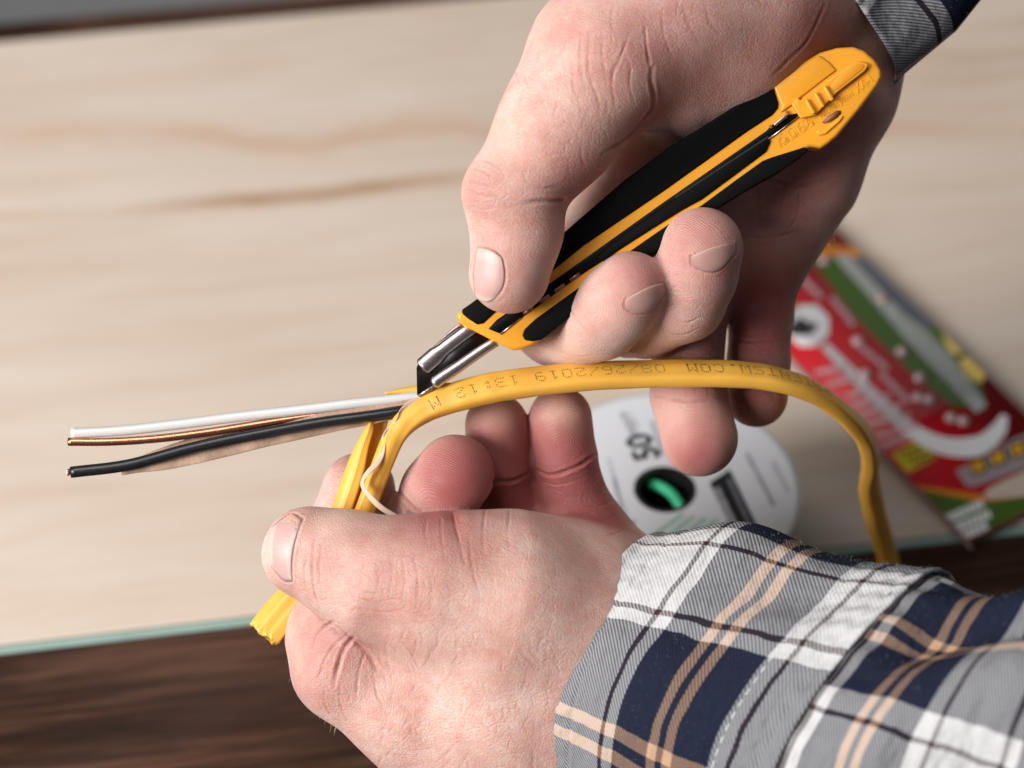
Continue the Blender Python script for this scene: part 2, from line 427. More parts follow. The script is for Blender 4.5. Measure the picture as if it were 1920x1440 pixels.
class Skin:
    """surface sculpting on the meshed hand (camera-frame mm)"""
    def __init__(s, V, F):
        s.V, s.F = V, F; s.N = normals(V, F); s.V0 = V.copy()
        s.bvh = BVHTree.FromPolygons([tuple(v) for v in V], F.tolist())
        s.red = np.zeros(len(V)); s.pale = np.zeros(len(V)); s.ridge = np.zeros(len(V)); s.rmask = np.zeros(len(V)); s.cr = np.zeros(len(V))
    def hit(s, px, py):
        o = Vector((0, 0, D)); d = (Vector(mm(px, py, 0)) - o).normalized()
        loc, nor, i, dist = s.bvh.ray_cast(o, d)
        return (np.array(loc), np.array(nor)) if loc is not None else None
    def line3(s, pts, n=10):
        p = spline(pts, n); out = []
        last = None
        for x, y in p:
            h = s.hit(x, y)
            if h is None: continue
            if last is not None and abs(h[0][2] - last) > 9: continue
            out.append(h[0]); last = h[0][2]
        return np.array(out) if len(out) > 1 else None
    def stroke(s, pts, width, depth, lip=0.25, taper=True, crease=0.6, n=10, end=False):
        L = s.line3(pts, n)
        if L is None: return
        seg = np.linalg.norm(np.diff(L, axis=0), axis=1); m = max(2, int(seg.sum() / 0.5))
        cum = np.concatenate([[0], np.cumsum(seg)]); tt = np.linspace(0, cum[-1], m)
        L = np.stack([np.interp(tt, cum, L[:, i]) for i in range(3)], 1); u = tt / cum[-1]
        lo, hi = L.min(0) - 4 * width, L.max(0) + 4 * width
        ix = np.nonzero(np.all((s.V0 > lo) & (s.V0 < hi), axis=1))[0]
        if len(ix) == 0: return
        P = s.V0[ix]; best = np.full(len(ix), 1e9); bu = np.zeros(len(ix))
        for j in range(0, m):
            d = np.sum((P - L[j]) ** 2, 1); w_ = d < best; best[w_] = d[w_]; bu[w_] = u[j]
        d = np.sqrt(best); amp = np.sin(np.pi * np.clip(bu * 0.9 + 0.05, 0, 1)) ** 0.6 if taper else 1.0
        if end: amp = np.clip((1 - bu) * 1.6, 0, 1) ** 0.7
        if taper: amp = amp * (0.78 + 0.22 * np.sin(bu * m * 0.45 + L[0, 0]))
        g = np.exp(-(d / width) ** 2); l_ = np.exp(-((d - 2.0 * width) / (0.9 * width)) ** 2)
        s.V[ix] += s.N[ix] * ((-depth * g + lip * depth * l_) * amp)[:, None]
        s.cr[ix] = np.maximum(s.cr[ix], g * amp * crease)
    def puff(s, px, py, r, amt, z=None):
        h = s.hit(px, py)
        if h is None: return
        d = np.linalg.norm(s.V0 - h[0], axis=1); g = np.exp(-(d / r) ** 2)
        s.V += s.N * (g * amt)[:, None]
    def tint(s, px, py, r, amt, pale=False):
        h = s.hit(px, py)
        if h is None: return
        d = np.linalg.norm(s.V0 - h[0], axis=1); g = np.exp(-(d / r) ** 2) * amt
        if pale: s.pale += g
        else: s.red += g
    def pad(s, px, py, toward, r, stretch=1.5, off=0.0):
        """finger-print ridges: arches about a core, finger axis given in pixels"""
        h = s.hit(px, py)
        if h is None: return
        a = np.array([toward[0], -toward[1], 0], float); a /= np.linalg.norm(a)
        C = h[0] - a * off
        d = s.V0 - C; al = d @ a; rest = d - al[:, None] * a
        ph = np.sqrt((al * 1.0) ** 2 + (np.linalg.norm(rest, axis=1) / stretch) ** 2)
        dist = np.linalg.norm(s.V0 - h[0], axis=1)
        m = np.clip(1.25 - dist / r, 0, 1) * (np.clip(dist / 0.1, 0, 1))
        w_ = m > s.rmask
        s.ridge[w_] = ph[w_]; s.rmask[w_] = m[w_]
    def finish(s, name, mat, parent, label=None):
        return mesh_obj(name, W(s.V), s.F, mat, parent, attrs=dict(red=s.red, pale=s.pale, ridge=s.ridge, ridge_mask=s.rmask, crease=s.cr), label=label)
    def nail(s, name, mat, parent, side_a, side_b, lift=0.35, curl=0.5, groove=0.45, bow=((0, 0), (0, 0))):
        """side_a / side_b: matching pixel polylines (base -> free edge) along the two sides of the nail"""
        A, B = spline(side_a, 8), spline(side_b, 8)
        m = min(len(A), len(B)); A = A[np.linspace(0, len(A) - 1, m).astype(int)]; B = B[np.linspace(0, len(B) - 1, m).astype(int)]
        K = 18; V = []; last = None
        for i in range(m):
            for j in range(K + 1):
                t = j / K; p = A[i] * (1 - t) + B[i] * t + (np.array(bow[0]) * (1 - i / (m - 1)) + np.array(bow[1]) * (i / (m - 1))) * math.sin(math.pi * t)
                h = s.hit(*p)
                if h is None: h = last
                last = h
                e = min(1, min(t, 1 - t) * 5) * min(1, i / m * 7 + 0.02)
                V.append(h[0] + h[1] * (-0.22 + (lift + 0.22) * math.sqrt(max(e, 0)) + curl * math.sin(math.pi * t) * 0.22))
        F = [(i * (K + 1) + j, (i + 1) * (K + 1) + j, (i + 1) * (K + 1) + j + 1, i * (K + 1) + j + 1) for i in range(m - 1) for j in range(K)]
        V = np.array(V)
        # smooth the plate so that it is stiffer than the flesh
        G = V.reshape(m, K + 1, 3)
        for _ in range(10):
            H = G.copy(); H[1:-1] = 0.5 * G[1:-1] + 0.25 * (G[:-2] + G[2:]); H[:, 1:-1] = 0.5 * H[:, 1:-1] + 0.25 * (H[:, :-2] + H[:, 2:]); G = H
        V = G.reshape(-1, 3)
        u = np.repeat(np.linspace(0, 1, m), K + 1); v = np.tile(np.linspace(0, 1, K + 1), m)
        nn = np.cross(V[1] - V[0], V[K + 1] - V[0])
        if nn[2] < 0: F = [f[::-1] for f in F]; 
        o = mesh_obj(name, W(V), [tuple(f) for f in F], mat, parent, attrs=dict(along=u, across=v))
        sol = o.modifiers.new('t', 'SOLIDIFY'); sol.thickness = 0.0003; sol.offset = -1
        # fold of skin round the nail
        loop = np.concatenate([A[::-1], [A[0] * (1 - t) + B[0] * t + np.array(bow[0]) * math.sin(math.pi * t) for t in np.linspace(0.1, 0.9, 8)], B])
        s.stroke(list(loop[::2]), 0.42, groove, lip=0.9, taper=False, crease=0.5, n=4)
        return o

def skin_mat():
    m, nt, b = new_mat('skin'); q = NT(nt)
    co = q.coord()
    n1 = q.noise(co, 70, 5, 0.65); n2 = q.noise(co, 260, 4, 0.6); n3 = q.noise(co, 1400, 3, 0.6)
    base = q.ramp(n1, [(0.34, (0.60, 0.35, 0.295)), (0.5, (0.68, 0.445, 0.385)), (0.66, (0.74, 0.525, 0.46))])
    base = q.mix(q.ramp(n2, [(0.42, 0.0), (0.72, 0.32)]), base, (0.56, 0.23, 0.19))
    base = q.mix(q.ramp(n3, [(0.5, 0.0), (0.8, 0.22)]), base, (0.5, 0.24, 0.19))
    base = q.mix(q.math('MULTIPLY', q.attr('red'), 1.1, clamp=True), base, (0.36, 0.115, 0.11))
    base = q.mix(q.math('MULTIPLY', q.attr('pale'), 1.0, clamp=True), base, (0.74, 0.55, 0.44))
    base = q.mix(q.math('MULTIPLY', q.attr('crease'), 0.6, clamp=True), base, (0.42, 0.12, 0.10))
    nt.links.new(base, b.inputs['Base Color'])
    b.inputs['Subsurface Weight'].default_value = 1.0
    b.inputs['Subsurface Radius'].default_value = (1.0, 0.32, 0.16); b.inputs['Subsurface Scale'].default_value = 0.0022
    b.inputs['Subsurface Anisotropy'].default_value = 0.2
    b.inputs['Roughness'].default_value = 0.48; b.inputs['Specular IOR Level'].default_value = 0.40
    # relief: cells of fine skin lines, pores, ridges
    wrp = q.n('ShaderNodeTexNoise'); q.set(wrp.inputs['Vector'], co); wrp.inputs['Scale'].default_value = 300; wrp.inputs['Detail'].default_value = 2
    add = q.n('ShaderNodeVectorMath', operation='MULTIPLY_ADD'); q.set(add.inputs[0], wrp.outputs['Color']); add.inputs[1].default_value = (0.0007, 0.0007, 0.0007); nt.links.new(co, add.inputs[2])
    vo = q.n('ShaderNodeTexVoronoi', feature='DISTANCE_TO_EDGE'); nt.links.new(add.outputs[0], vo.inputs['Vector']); vo.inputs['Scale'].default_value = 1150
    cell = q.math('MULTIPLY', vo.outputs['Distance'], 6.0, clamp=True)
    vo2 = q.n('ShaderNodeTexVoronoi', feature='DISTANCE_TO_EDGE'); nt.links.new(q.map(add.outputs[0], rot=(0.4, 0.2, 0.6), scale=(0.55, 1, 1)), vo2.inputs['Vector']); vo2.inputs['Scale'].default_value = 520
    cell2 = q.math('MULTIPLY', vo2.outputs['Distance'], 11.0, clamp=True)
    dens = q.ramp(q.noise(co, 90, 2), [(0.4, 0.25), (0.65, 1.0)])
    msk = q.math('SUBTRACT', 1.0, q.attr('ridge_mask'), clamp=True)
    hgt = q.math('MULTIPLY', q.math('ADD', q.math('ADD', q.math('MULTIPLY', cell, 0.20), q.math('MULTIPLY', q.math('MULTIPLY', cell2, dens), 0.26)), q.math('MULTIPLY', n2, 0.22)), q.math('ADD', q.math('MULTIPLY', msk, 0.85), 0.15))
    rw = q.math('SINE', q.math('MULTIPLY', q.math('ADD', q.attr('ridge'), q.math('MULTIPLY', q.noise(co, 190, 3), 2.4)), 2 * math.pi / 0.56))
    hr = q.math('MULTIPLY', q.math('MULTIPLY', rw, q.attr('ridge_mask')), 0.10)
    nt.links.new(q.bump(q.math('ADD', hgt, hr), 0.85, 0.00045), b.inputs['Normal'])
    nt.links.new(q.math('ADD', 0.40, q.math('MULTIPLY', n2, 0.22)), b.inputs['Roughness'])
    return m
def nail_mat(shade=0.0):
    m, nt, b = new_mat('fingernail'); q = NT(nt)
    u, v = q.attr('along'), q.attr('across')
    c = q.ramp(u, [(0.0, (0.62, 0.40, 0.35)), (0.15, (0.66, 0.45, 0.40)), (0.26, (0.62, 0.35, 0.32)), (0.84, (0.60, 0.32, 0.295)), (0.93, (0.64, 0.47, 0.39)), (1.0, (0.66, 0.54, 0.44))])
    st = q.n('ShaderNodeTexNoise', noise_dimensions='1D'); nt.links.new(v, st.inputs['W']); st.inputs['Scale'].default_value = 38; st.inputs['Detail'].default_value = 3
    c = q.mix(q.math('MULTIPLY', st.outputs['Fac'], 0.3), c, (0.74, 0.52, 0.48))
    edge = q.math('MULTIPLY', q.math('ABSOLUTE', q.math('SUBTRACT', v, 0.5)), 2.0)
    c = q.mix(q.ramp(edge, [(0.88, 0.0), (1.0, 0.5)]), c, (0.55, 0.33, 0.22))
    if shade: c = q.mix(shade, c, (0.36, 0.205, 0.175))  # shade of nails turned from the light, mixed into their colour
    nt.links.new(c, b.inputs['Base Color'])
    b.inputs['Subsurface Weight'].default_value = 0.6; b.inputs['Subsurface Radius'].default_value = (1, .4, .25); b.inputs['Subsurface Scale'].default_value = 0.0012
    b.inputs['Roughness'].default_value = 0.38; b.inputs['Specular IOR Level'].default_value = 0.4; b.inputs['Coat Weight'].default_value = 0.0; b.inputs['Coat Roughness'].default_value = 0.25
    nt.links.new(q.bump(st.outputs['Fac'], 0.5, 0.00015), b.inputs['Normal'])
    return m
SKIN, NAIL, NAIL_SHADE = skin_mat(), nail_mat(), nail_mat(0.7)  # third: same nail with shade painted in, for index and middle finger
person = thing('person', W(mm(1200, 700, -20)), 'two hands in plaid shirt cuffs cutting a yellow cable with a utility knife', 'person')
GRID = 0.7

# ---- lower hand, pinching the cable jacket
A = Field((-70, -122, -52), (92, 14, 62), GRID)
# wrist, palm and back of hand
A.chain([(1480, 1420, 6, 27), (1190, 1320, -12, 29), (1060, 1280, -12, 28)], 10)
A.chain([(1190, 1320, -12, 29), (1010, 1470, -18, 26)], 12)
A.chain([(1080, 1280, -13, 27.5), (930, 1310, -6, 25), (865, 1370, -8, 17)], 14)
A.chain([(1150, 1170, -20, 19), (1030, 1120, -22, 15)], 12)
A.chain([(950, 1480, -16, 24), (850, 1410, -12, 16)], 12)
# thumb
A.chain([(1160, 1195, -12, 23), (1060, 1172, -2, 24), (935, 1134, 8, 21.5)], 12)
A.chain([(935, 1134, 8, 21.5), (814, 1108, 12, 17), (700, 1085, 13, 14.6)], 9)
A.chain([(700, 1085, 13, 14.6), (630, 1052, 12.5, 12.3), (575, 1032, 12, 10.3)], 5)
A.chain([(575, 1032, 12, 10.3), (566, 1042, 11, 10.0)], 3)
# index finger, folded under the cable
A.chain([(910, 1370, -4, 17), (764, 1318, 0, 14.6), (652, 1245, 1, 14.0)], 7)
A.chain([(652, 1245, 1, 14.0), (628, 1180, -4, 12.4), (625, 1090, -13, 11)], 4)
A.chain([(625, 1090, -13, 11), (648, 1000, -14.5, 10.2), (673, 917, -14.5, 9.7)], 3)
# little finger
A.chain([(1150, 1140, -16, 14), (1105, 1020, -21, 10.8), (1065, 905, -18, 9.0)], 4, 10)
A.chain([(1065, 905, -18, 9.0), (1058, 860, -15.5, 8.7), (1051, 784, -12.0, 8.4)], 1.5)
# ring finger
A.chain([(1060, 1150, -22, 13), (975, 1030, -26, 10.5), (943, 925, -21, 9.4)], 2.5, 8)
A.chain([(943, 925, -21, 9.4), (935, 875, -17, 9.0), (931, 796, -13.0, 8.4)], 1.2)
# middle finger, pad facing the camera
A.chain([(960, 1170, -20, 14), (850, 1060, -20, 11.5), (800, 985, -13, 10.4)], 2.5, 8)
A.chain([(800, 985, -13, 10.4), (826, 925, -6, 10.4), (853, 889, -1.5, 10.4)], 2.0)
VA, FA = subdivide(*A.mesh()); del A
sa = Skin(VA, FA)
# ---- upper hand, holding the knife
B = Field((-16, -28, -56), (116, 124, 58), GRID)
B.chain([(1760, -260, -28, 30), (1580, -90, -33, 26), (1470, 20, -26, 23)], 10)
B.chain([(1560, -80, -33, 24), (1578, 100, -27, 14.5), (1563, 180, -26, 14.2), (1505, 330, -26, 13.2), (1440, 420, -27, 12.0)], 9)
B.chain([(1480, 60, -26, 22), (1380, 230, -27, 19), (1350, 380, -28, 15)], 12)
B.chain([(1440, 420, -27, 12), (1330, 400, -28, 14)], 10)
# ball of the thumb
B.chain([(1540, -110, -14, 23), (1400, -20, -3, 20.5), (1250, 20, 6, 19.5)], 12)
B.chain([(1480, -10, -9, 17), (1370, 95, -3, 15), (1265, 165, 0, 12.5)], 9)
B.chain([(1250, 20, 6, 19.5), (1130, 110, 12, 17.6)], 10)
B.chain([(1130, 110, 12, 17.6), (1050, 235, 15, 14.4), (962, 365, 15.5, 12.0)], 7)
B.chain([(962, 365, 15.5, 12.0), (970, 432, 14.5, 10.9), (955, 512, 13.5, 10.4)], 4)
# index: base behind the knife, out below and curled up to the front
B.chain([(1330, 300, -22, 16), (1215, 330, -19, 12.5), (1090, 480, -20, 11)], 3, 9)
B.chain([(1090, 480, -20, 11), (1010, 590, -18, 9.6), (1040, 618, -14, 9.3)], 3)
B.chain([(1040, 618, -14, 9.3), (1085, 617, -6, 9.6), (1128, 600, 2, 9.9)], 3)
B.chain([(1128, 600, 2, 9.9), (1160, 566, 7, 9.9), (1183, 540, 9.5, 9.5)], 3)
# middle
B.chain([(1350, 360, -27, 14), (1250, 480, -25, 10.5), (1180, 600, -20, 9.8)], 2.5, 8)
B.chain([(1180, 600, -20, 9.8), (1212, 598, -10, 10.2), (1282, 562, 0, 10.8)], 2.0)
B.chain([(1282, 562, 0, 10.8), (1303, 515, 5.5, 10.7), (1317, 466, 9, 10.6)], 2.0)
# ring
B.chain([(1370, 400, -28, 13), (1310, 520, -30, 10.2), (1290, 640, -25, 9.7)], 2.0, 8)
B.chain([(1290, 640, -25, 9.7), (1291, 740, -17, 10.0), (1312, 822, -13.5, 10.2)], 2.0)
# little
B.chain([(1450, 410, -28, 12), (1438, 500, -31, 9.4), (1426, 590, -33, 8.9)], 2.0, 8)
B.chain([(1426, 590, -33, 8.9), (1422, 680, -30, 8.5), (1418, 742, -27, 8.6)], 1.5)
VB, FB = subdivide(*B.mesh()); del B
sb = Skin(VB, FB)
print('skin verts', len(VA), len(VB))

#@@DETAIL
# ------------------------------------------------------------------ sculpting: lower hand
def strokes(s, L):
    for pts, w_, d_, *e in L: s.stroke(pts, max(0.32, w_ * 0.66), d_ * 0.78, lip=0.15 if d_ < 0.6 else 0.22, end=bool(e))
strokes(sa, [
 ([(849, 962), (853, 985), (860, 1012), (867, 1044), (872, 1075)], 0.45, 0.5, 1),
 ([(849, 962), (854, 990), (862, 1020)], 2.6, 0.7, 1),
 ([(800, 975), (797, 1000), (803, 1030)], 0.45, 0.35, 1),
 ([(826, 975), (828, 1012), (836, 1060)], 0.4, 0.3, 1),
 ([(909, 960), (905, 1010), (912, 1075)], 0.5, 0.28, 1), ([(955, 958), (952, 1010), (962, 1080)], 0.5, 0.25, 1),
 ([(1000, 958), (1000, 1020), (1015, 1090)], 0.5, 0.22, 1), ([(1050, 966), (1056, 1020), (1075, 1100)], 0.5, 0.22),
 ([(878, 1000), (884, 1060), (900, 1120)], 0.4, 0.25),
 ([(590, 1010), (586, 1050), (588, 1100), (600, 1142)], 0.6, 0.45), ([(576, 1040), (570, 1070), (573, 1105)], 0.45, 0.3),
 ([(604, 1020), (598, 1060), (602, 1110)], 0.4, 0.25),
 ([(572, 1128), (606, 1156), (640, 1181), (664, 1202), (692, 1228), (706, 1256)], 1.0, 0.9),
 ([(628, 1164), (606, 1178), (595, 1194), (590, 1215)], 0.7, 0.9),
 ([(664, 1194), (646, 1216), (634, 1252), (627, 1284)], 0.8, 1.1),
 ([(650, 1190), (628, 1210), (612, 1236), (602, 1262)], 0.5, 0.5), ([(684, 1222), (672, 1262), (668, 1310)], 0.5, 0.4),
 ([(618, 1240), (606, 1258), (598, 1272)], 0.4, 0.35), ([(700, 1262), (706, 1300), (726, 1340)], 0.5, 0.3),
 ([(640, 1270), (638, 1310), (652, 1350)], 0.45, 0.28), ([(610, 1290), (612, 1320), (630, 1350)], 0.4, 0.22),
 # knuckle of the thumb
 ([(730, 1040), (736, 1080), (728, 1120)], 0.4, 0.2), ([(752, 1036), (760, 1086), (752, 1130)], 0.4, 0.22), ([(776, 1040), (784, 1090), (780, 1140)], 0.4, 0.22),
 ([(706, 1056), (710, 1090), (702, 1120)], 0.4, 0.18), ([(800, 1060), (810, 1100), (806, 1150)], 0.4, 0.2),
 ([(654, 1096), (690, 1110), (720, 1108)], 0.4, 0.22), ([(668, 1118), (700, 1128), (742, 1122)], 0.4, 0.22),
 ([(680, 1140), (720, 1148), (760, 1140)], 0.4, 0.18),
 # little, ring and middle fingers
 ([(1003, 880), (1034, 891), (1080, 876), (1120, 850)], 0.8, 1.0), ([(1010, 902), (1050, 908), (1100, 893)], 0.5, 0.35),
 ([(925, 902), (960, 902), (996, 886)], 0.9, 1.1), ([(748, 922), (773, 952), (808, 972), (836, 978)], 1.0, 1.0),
 ([(1100, 960), (1130, 975), (1158, 965)], 0.5, 0.35), ([(1090, 945), (1120, 950), (1146, 938)], 0.5, 0.35), ([(1120, 1000), (1150, 1000), (1175, 990)], 0.6, 0.4),
])
sa.puff(905, 975, 9, 0.8); sa.puff(770, 1090, 14, 0.9); sa.puff(590, 1235, 9, 0.7); sa.puff(640, 1320, 14, 0.6)
sa.puff(720, 1175, 8, -0.8); sa.puff(1130, 1050, 12, -1.2); sa.puff(1060, 1120, 16, 0.8); sa.puff(820, 1235, 16, -0.8)
for i in range(60):            # fine random lines on the back of the hand
    x, y = 700 + 330 * random.random(), 1180 + 260 * random.random()
    a = random.uniform(0.7, 2.4); l = random.uniform(18, 46)
    sa.stroke([(x, y), (x + l * math.cos(a) * .5 + random.uniform(-4, 4), y + l * math.sin(a) * .5), (x + l * math.cos(a), y + l * math.sin(a))], 0.4, 0.13, crease=0.25, n=5)
for x, y, r, a in [(842, 895, 14, .95), (1052, 800, 13, .5), (1055, 850, 9, .5), (932, 810, 12, .5), (940, 870, 11, .6), (1000, 900, 6, .4), (690, 880, 12, .35), (1090, 930, 12, .8), (960, 945, 9, .8), (1150, 980, 9, .7), (800, 980, 10, .5),  # flushed skin; on the finger pads also their shade, painted as dark red
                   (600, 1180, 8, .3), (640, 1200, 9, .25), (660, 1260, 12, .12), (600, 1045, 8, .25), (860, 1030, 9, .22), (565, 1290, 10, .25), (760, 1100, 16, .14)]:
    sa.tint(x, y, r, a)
for x, y, r, a in [(1050, 768, 6, .4), (930, 772, 6, .4), (640, 955, 8, .4)]:
    sa.tint(x, y, r, a, True)
sa.pad(838, 900, (0.6, -0.8), 15, 1.3, 9); sa.pad(932, 820, (0, -1), 9, 1.2, 3); sa.pad(1050, 810, (0, -1), 9.5, 1.2, 3)
# ------------------------------------------------------------------ sculpting: upper hand
strokes(sb, [
 ([(1222, 128), (1219, 150), (1224, 192), (1209, 216), (1175, 256), (1130, 287)], 0.9, 1.3),
 ([(1209, 50), (1212, 90), (1220, 140)], 0.6, 0.5), ([(1180, 60), (1167, 97), (1147, 145), (1150, 194)], 0.5, 0.45),
 ([(1168, 95), (1180, 125), (1178, 160), (1186, 190)], 0.4, 0.3),
 ([(1105, 60), (1104, 138), (1119, 182), (1122, 215)], 0.5, 0.35), ([(1073, 112), (1076, 165), (1090, 210)], 0.4, 0.25), ([(1128, 55), (1130, 110), (1137, 160)], 0.4, 0.25),
 ([(1090, 60), (1088, 120), (1096, 170)], 0.4, 0.2), ([(1240, 20), (1246, 70), (1262, 110)], 0.4, 0.22), ([(1150, 10), (1146, 40), (1156, 70)], 0.4, 0.2),
 ([(1280, 10), (1292, 50), (1310, 80)], 0.4, 0.2), ([(1320, 0), (1330, 40), (1350, 66)], 0.4, 0.2),
 ([(1056, 374), (1030, 376), (1000, 378), (975, 384)], 0.9, 1.0, 1), ([(1050, 345), (1020, 352), (990, 350)], 0.5, 0.3),
 ([(888, 318), (906, 322), (926, 334)], 0.5, 0.45), ([(880, 352), (905, 366), (936, 368)], 0.5, 0.45), ([(884, 340), (904, 346), (930, 352)], 0.4, 0.3), ([(888, 385), (908, 392), (930, 388)], 0.4, 0.3),
 ([(900, 300), (920, 306), (944, 320)], 0.4, 0.25),
 ([(1546, 10), (1512, 76), (1478, 110), (1448, 140)], 0.9, 0.7),
 ([(1443, 333), (1480, 343), (1512, 345), (1576, 328)], 0.9, 0.8, 1), ([(1400, 300), (1420, 360), (1424, 420)], 0.6, 0.5), ([(1450, 290), (1470, 350), (1462, 410)], 0.6, 0.45), ([(1500, 360), (1496, 400), (1480, 430)], 0.5, 0.4),
 ([(1392, 440), (1440, 446), (1506, 432)], 0.7, 0.6), ([(1366, 548), (1426, 553), (1486, 532)], 0.7, 0.8), ([(1362, 636), (1420, 640), (1478, 636)], 0.6, 0.6), ([(1372, 566), (1426, 570), (1480, 556)], 0.4, 0.3),
 ([(1262, 598), (1290, 604), (1322, 590)], 0.5, 0.35), ([(1248, 622), (1282, 628), (1312, 614)], 0.5, 0.3),
 ([(1165, 250), (1230, 246), (1300, 240)], 0.5, 0.35), ([(1115, 320), (1150, 330), (1190, 322)], 0.6, 0.5),
 ([(1225, 742), (1290, 752), (1350, 746)], 0.7, 0.6),
 ([(1060, 560), (1075, 590), (1100, 620)], 0.4, 0.2), ([(1040, 655), (1080, 668), (1120, 664)], 0.4, 0.2),
])
sb.puff(893, 345, 7, 0.9); sb.puff(925, 430, 8, -0.6); sb.puff(1140, 140, 12, 0.7); sb.puff(1180, 200, 8, 0.7); sb.puff(1020, 340, 7, 0.6); sb.puff(1400, 110, 18, 0.6)
for i in range(26):
    x, y = random.uniform(960, 1160), random.uniform(60, 330)
    a = random.uniform(1.2, 2.1); l = random.uniform(16, 40)
    sb.stroke([(x, y), (x + l * math.cos(a) * .5 + random.uniform(-3, 3), y + l * math.sin(a) * .5), (x + l * math.cos(a), y + l * math.sin(a))], 0.4, 0.14, crease=0.25, n=5)
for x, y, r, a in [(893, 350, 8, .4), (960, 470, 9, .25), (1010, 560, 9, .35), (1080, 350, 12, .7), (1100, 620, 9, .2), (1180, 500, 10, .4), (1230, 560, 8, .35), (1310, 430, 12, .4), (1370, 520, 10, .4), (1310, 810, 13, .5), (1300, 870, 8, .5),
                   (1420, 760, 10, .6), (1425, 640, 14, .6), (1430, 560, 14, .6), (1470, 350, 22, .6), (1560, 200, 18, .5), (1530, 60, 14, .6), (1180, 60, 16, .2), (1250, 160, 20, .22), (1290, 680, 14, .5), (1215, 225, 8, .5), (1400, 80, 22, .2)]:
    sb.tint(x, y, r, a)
for x, y, r, a in [(1070, 660, 9, .45), (935, 270, 12, .2), (1240, 640, 9, .2), (1270, 770, 7, .2)]:
    sb.tint(x, y, r, a, True)
sb.pad(1130, 545, (0.8, -0.6), 12, 1.2, 6); sb.pad(1275, 440, (0.3, -1), 13, 1.2, 7); sb.pad(1312, 815, (0.2, 1), 13, 1.2, 9); sb.pad(990, 520, (-0.1, 1), 9, 1.2, 6)

nA = [('thumb', sa, [(567, 974), (546, 962), (514, 984)], [(548, 1090), (530, 1088), (509, 1062)], 0.16, ((-9, 2), (-3, 0)))]
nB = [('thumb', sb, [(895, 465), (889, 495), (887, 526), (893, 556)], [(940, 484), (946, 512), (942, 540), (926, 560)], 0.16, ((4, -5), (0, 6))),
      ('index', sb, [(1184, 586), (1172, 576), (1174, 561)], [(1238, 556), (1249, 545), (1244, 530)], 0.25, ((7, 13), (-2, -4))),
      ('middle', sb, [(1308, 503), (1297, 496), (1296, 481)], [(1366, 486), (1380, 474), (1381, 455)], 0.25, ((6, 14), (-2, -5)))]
made = []
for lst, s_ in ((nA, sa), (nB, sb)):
    for nm, s__, a_, b_, lf, bw in lst: made.append((s_, s_.nail('nail', NAIL if nm == 'thumb' else NAIL_SHADE, None, a_, b_, lf, bow=bw, groove=0.13, curl=0.8)))
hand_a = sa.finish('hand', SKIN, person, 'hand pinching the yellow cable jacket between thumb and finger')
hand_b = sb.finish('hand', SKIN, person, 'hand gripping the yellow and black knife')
def adopt(o, parent):
    """parent without moving (all transforms are plain translations)"""
    o.location = Vector(o.location) - Vector(worldloc(parent)); o.parent = parent
for s_, o in made: adopt(o, hand_a if s_ is sa else hand_b)
# a few short hairs on the folded finger's edge
hair = plain('body_hair', (0.5, 0.36, 0.24), 0.4)
V_, F_ = [], []
for k in range(26):
    x = random.uniform(552, 640); y = 1262 + (x - 552) * 1.25 + random.uniform(-16, 6)
    h = sa.hit(x, y)
    if h is None: continue
    p, n = h; L = random.uniform(1.5, 3.6); dr = np.array([-0.35 + random.uniform(-.3, .3), -1 + random.uniform(-.3, .3), 0.3]); dr = dr + n * 0.6; dr /= np.linalg.norm(dr)
    q1 = p + dr * L * .5 + n * .2; q2 = p + dr * L + np.array([.2, -.2, -.1]) * L * .4; s_ = np.array([0.035, 0.02, 0.0]); b0 = len(V_)
    V_ += [p - s_, p + s_, q1 - s_ * .8, q1 + s_ * .8, q2]
    F_ += [(b0, b0 + 1, b0 + 3, b0 + 2), (b0 + 2, b0 + 3, b0 + 4)]
hr = mesh_obj('hair', W(np.array(V_)), F_, hair, hand_a); hr['kind'] = 'stuff'
#@@PROPS
# ------------------------------------------------------------------ utility knife
yel = plain('amber_yellow_plastic', (0.78, 0.33, 0.022), 0.36, spec=0.45, sss=0.25, var=0.07, varscale=55, bumpscale=700, bumpd=0.00004)
rub = plain('black_rubber', (0.003, 0.003, 0.0033), 0.6, spec=0.08, bumpscale=2500, bumpd=0.00012)
blk = plain('black_plastic', (0.003, 0.0028, 0.0028), 0.35, spec=0.12)
steel = plain('brushed_steel', (0.52, 0.45, 0.43), 0.32, metal=1.0, var=0.05, varscale=300)
blkst = plain('black_blade_steel', (0.006, 0.004, 0.004), 0.35, metal=0.0, spec=0.15, var=0.1, varscale=400)
knife = thing('utility_knife', W(mm(1250, 380, 1)), 'yellow and black snap blade utility knife held in the upper hand', 'knife')
KZ = 3.5
body = [(857, 600), (858, 592), (864, 585), (885, 574), (960, 520), (1060, 441), (1170, 346), (1250, 286), (1300, 256), (1372, 210), (1440, 164),
        (1463, 151), (1500, 124), (1530, 106), (1562, 97), (1592, 95), (1612, 102), (1632, 119), (1644, 138), (1645, 152), (1637, 168), (1602, 214), (1562, 262), (1545, 276), (1530, 284), (1512, 281),
        (1500, 287), (1462, 310), (1400, 346), (1330, 388), (1240, 452), (1140, 528), (1045, 602), (1010, 640), (996, 650), (976, 656), (962, 657), (950, 652), (870, 612)]
slab('body', body, KZ - 4.6, KZ + 4.6, yel, knife, 1.9, 5)
top_grip = [(867, 589), (868, 582), (884, 571), (958, 516), (1058, 438), (1168, 343), (1248, 283), (1298, 253), (1370, 207), (1434, 165), (1443, 168), (1453, 200), (1452, 210), (1441, 223), (1395, 253), (1241, 363), (1091, 465), (1022, 522), (926, 590), (907, 608), (896, 610), (880, 600)]
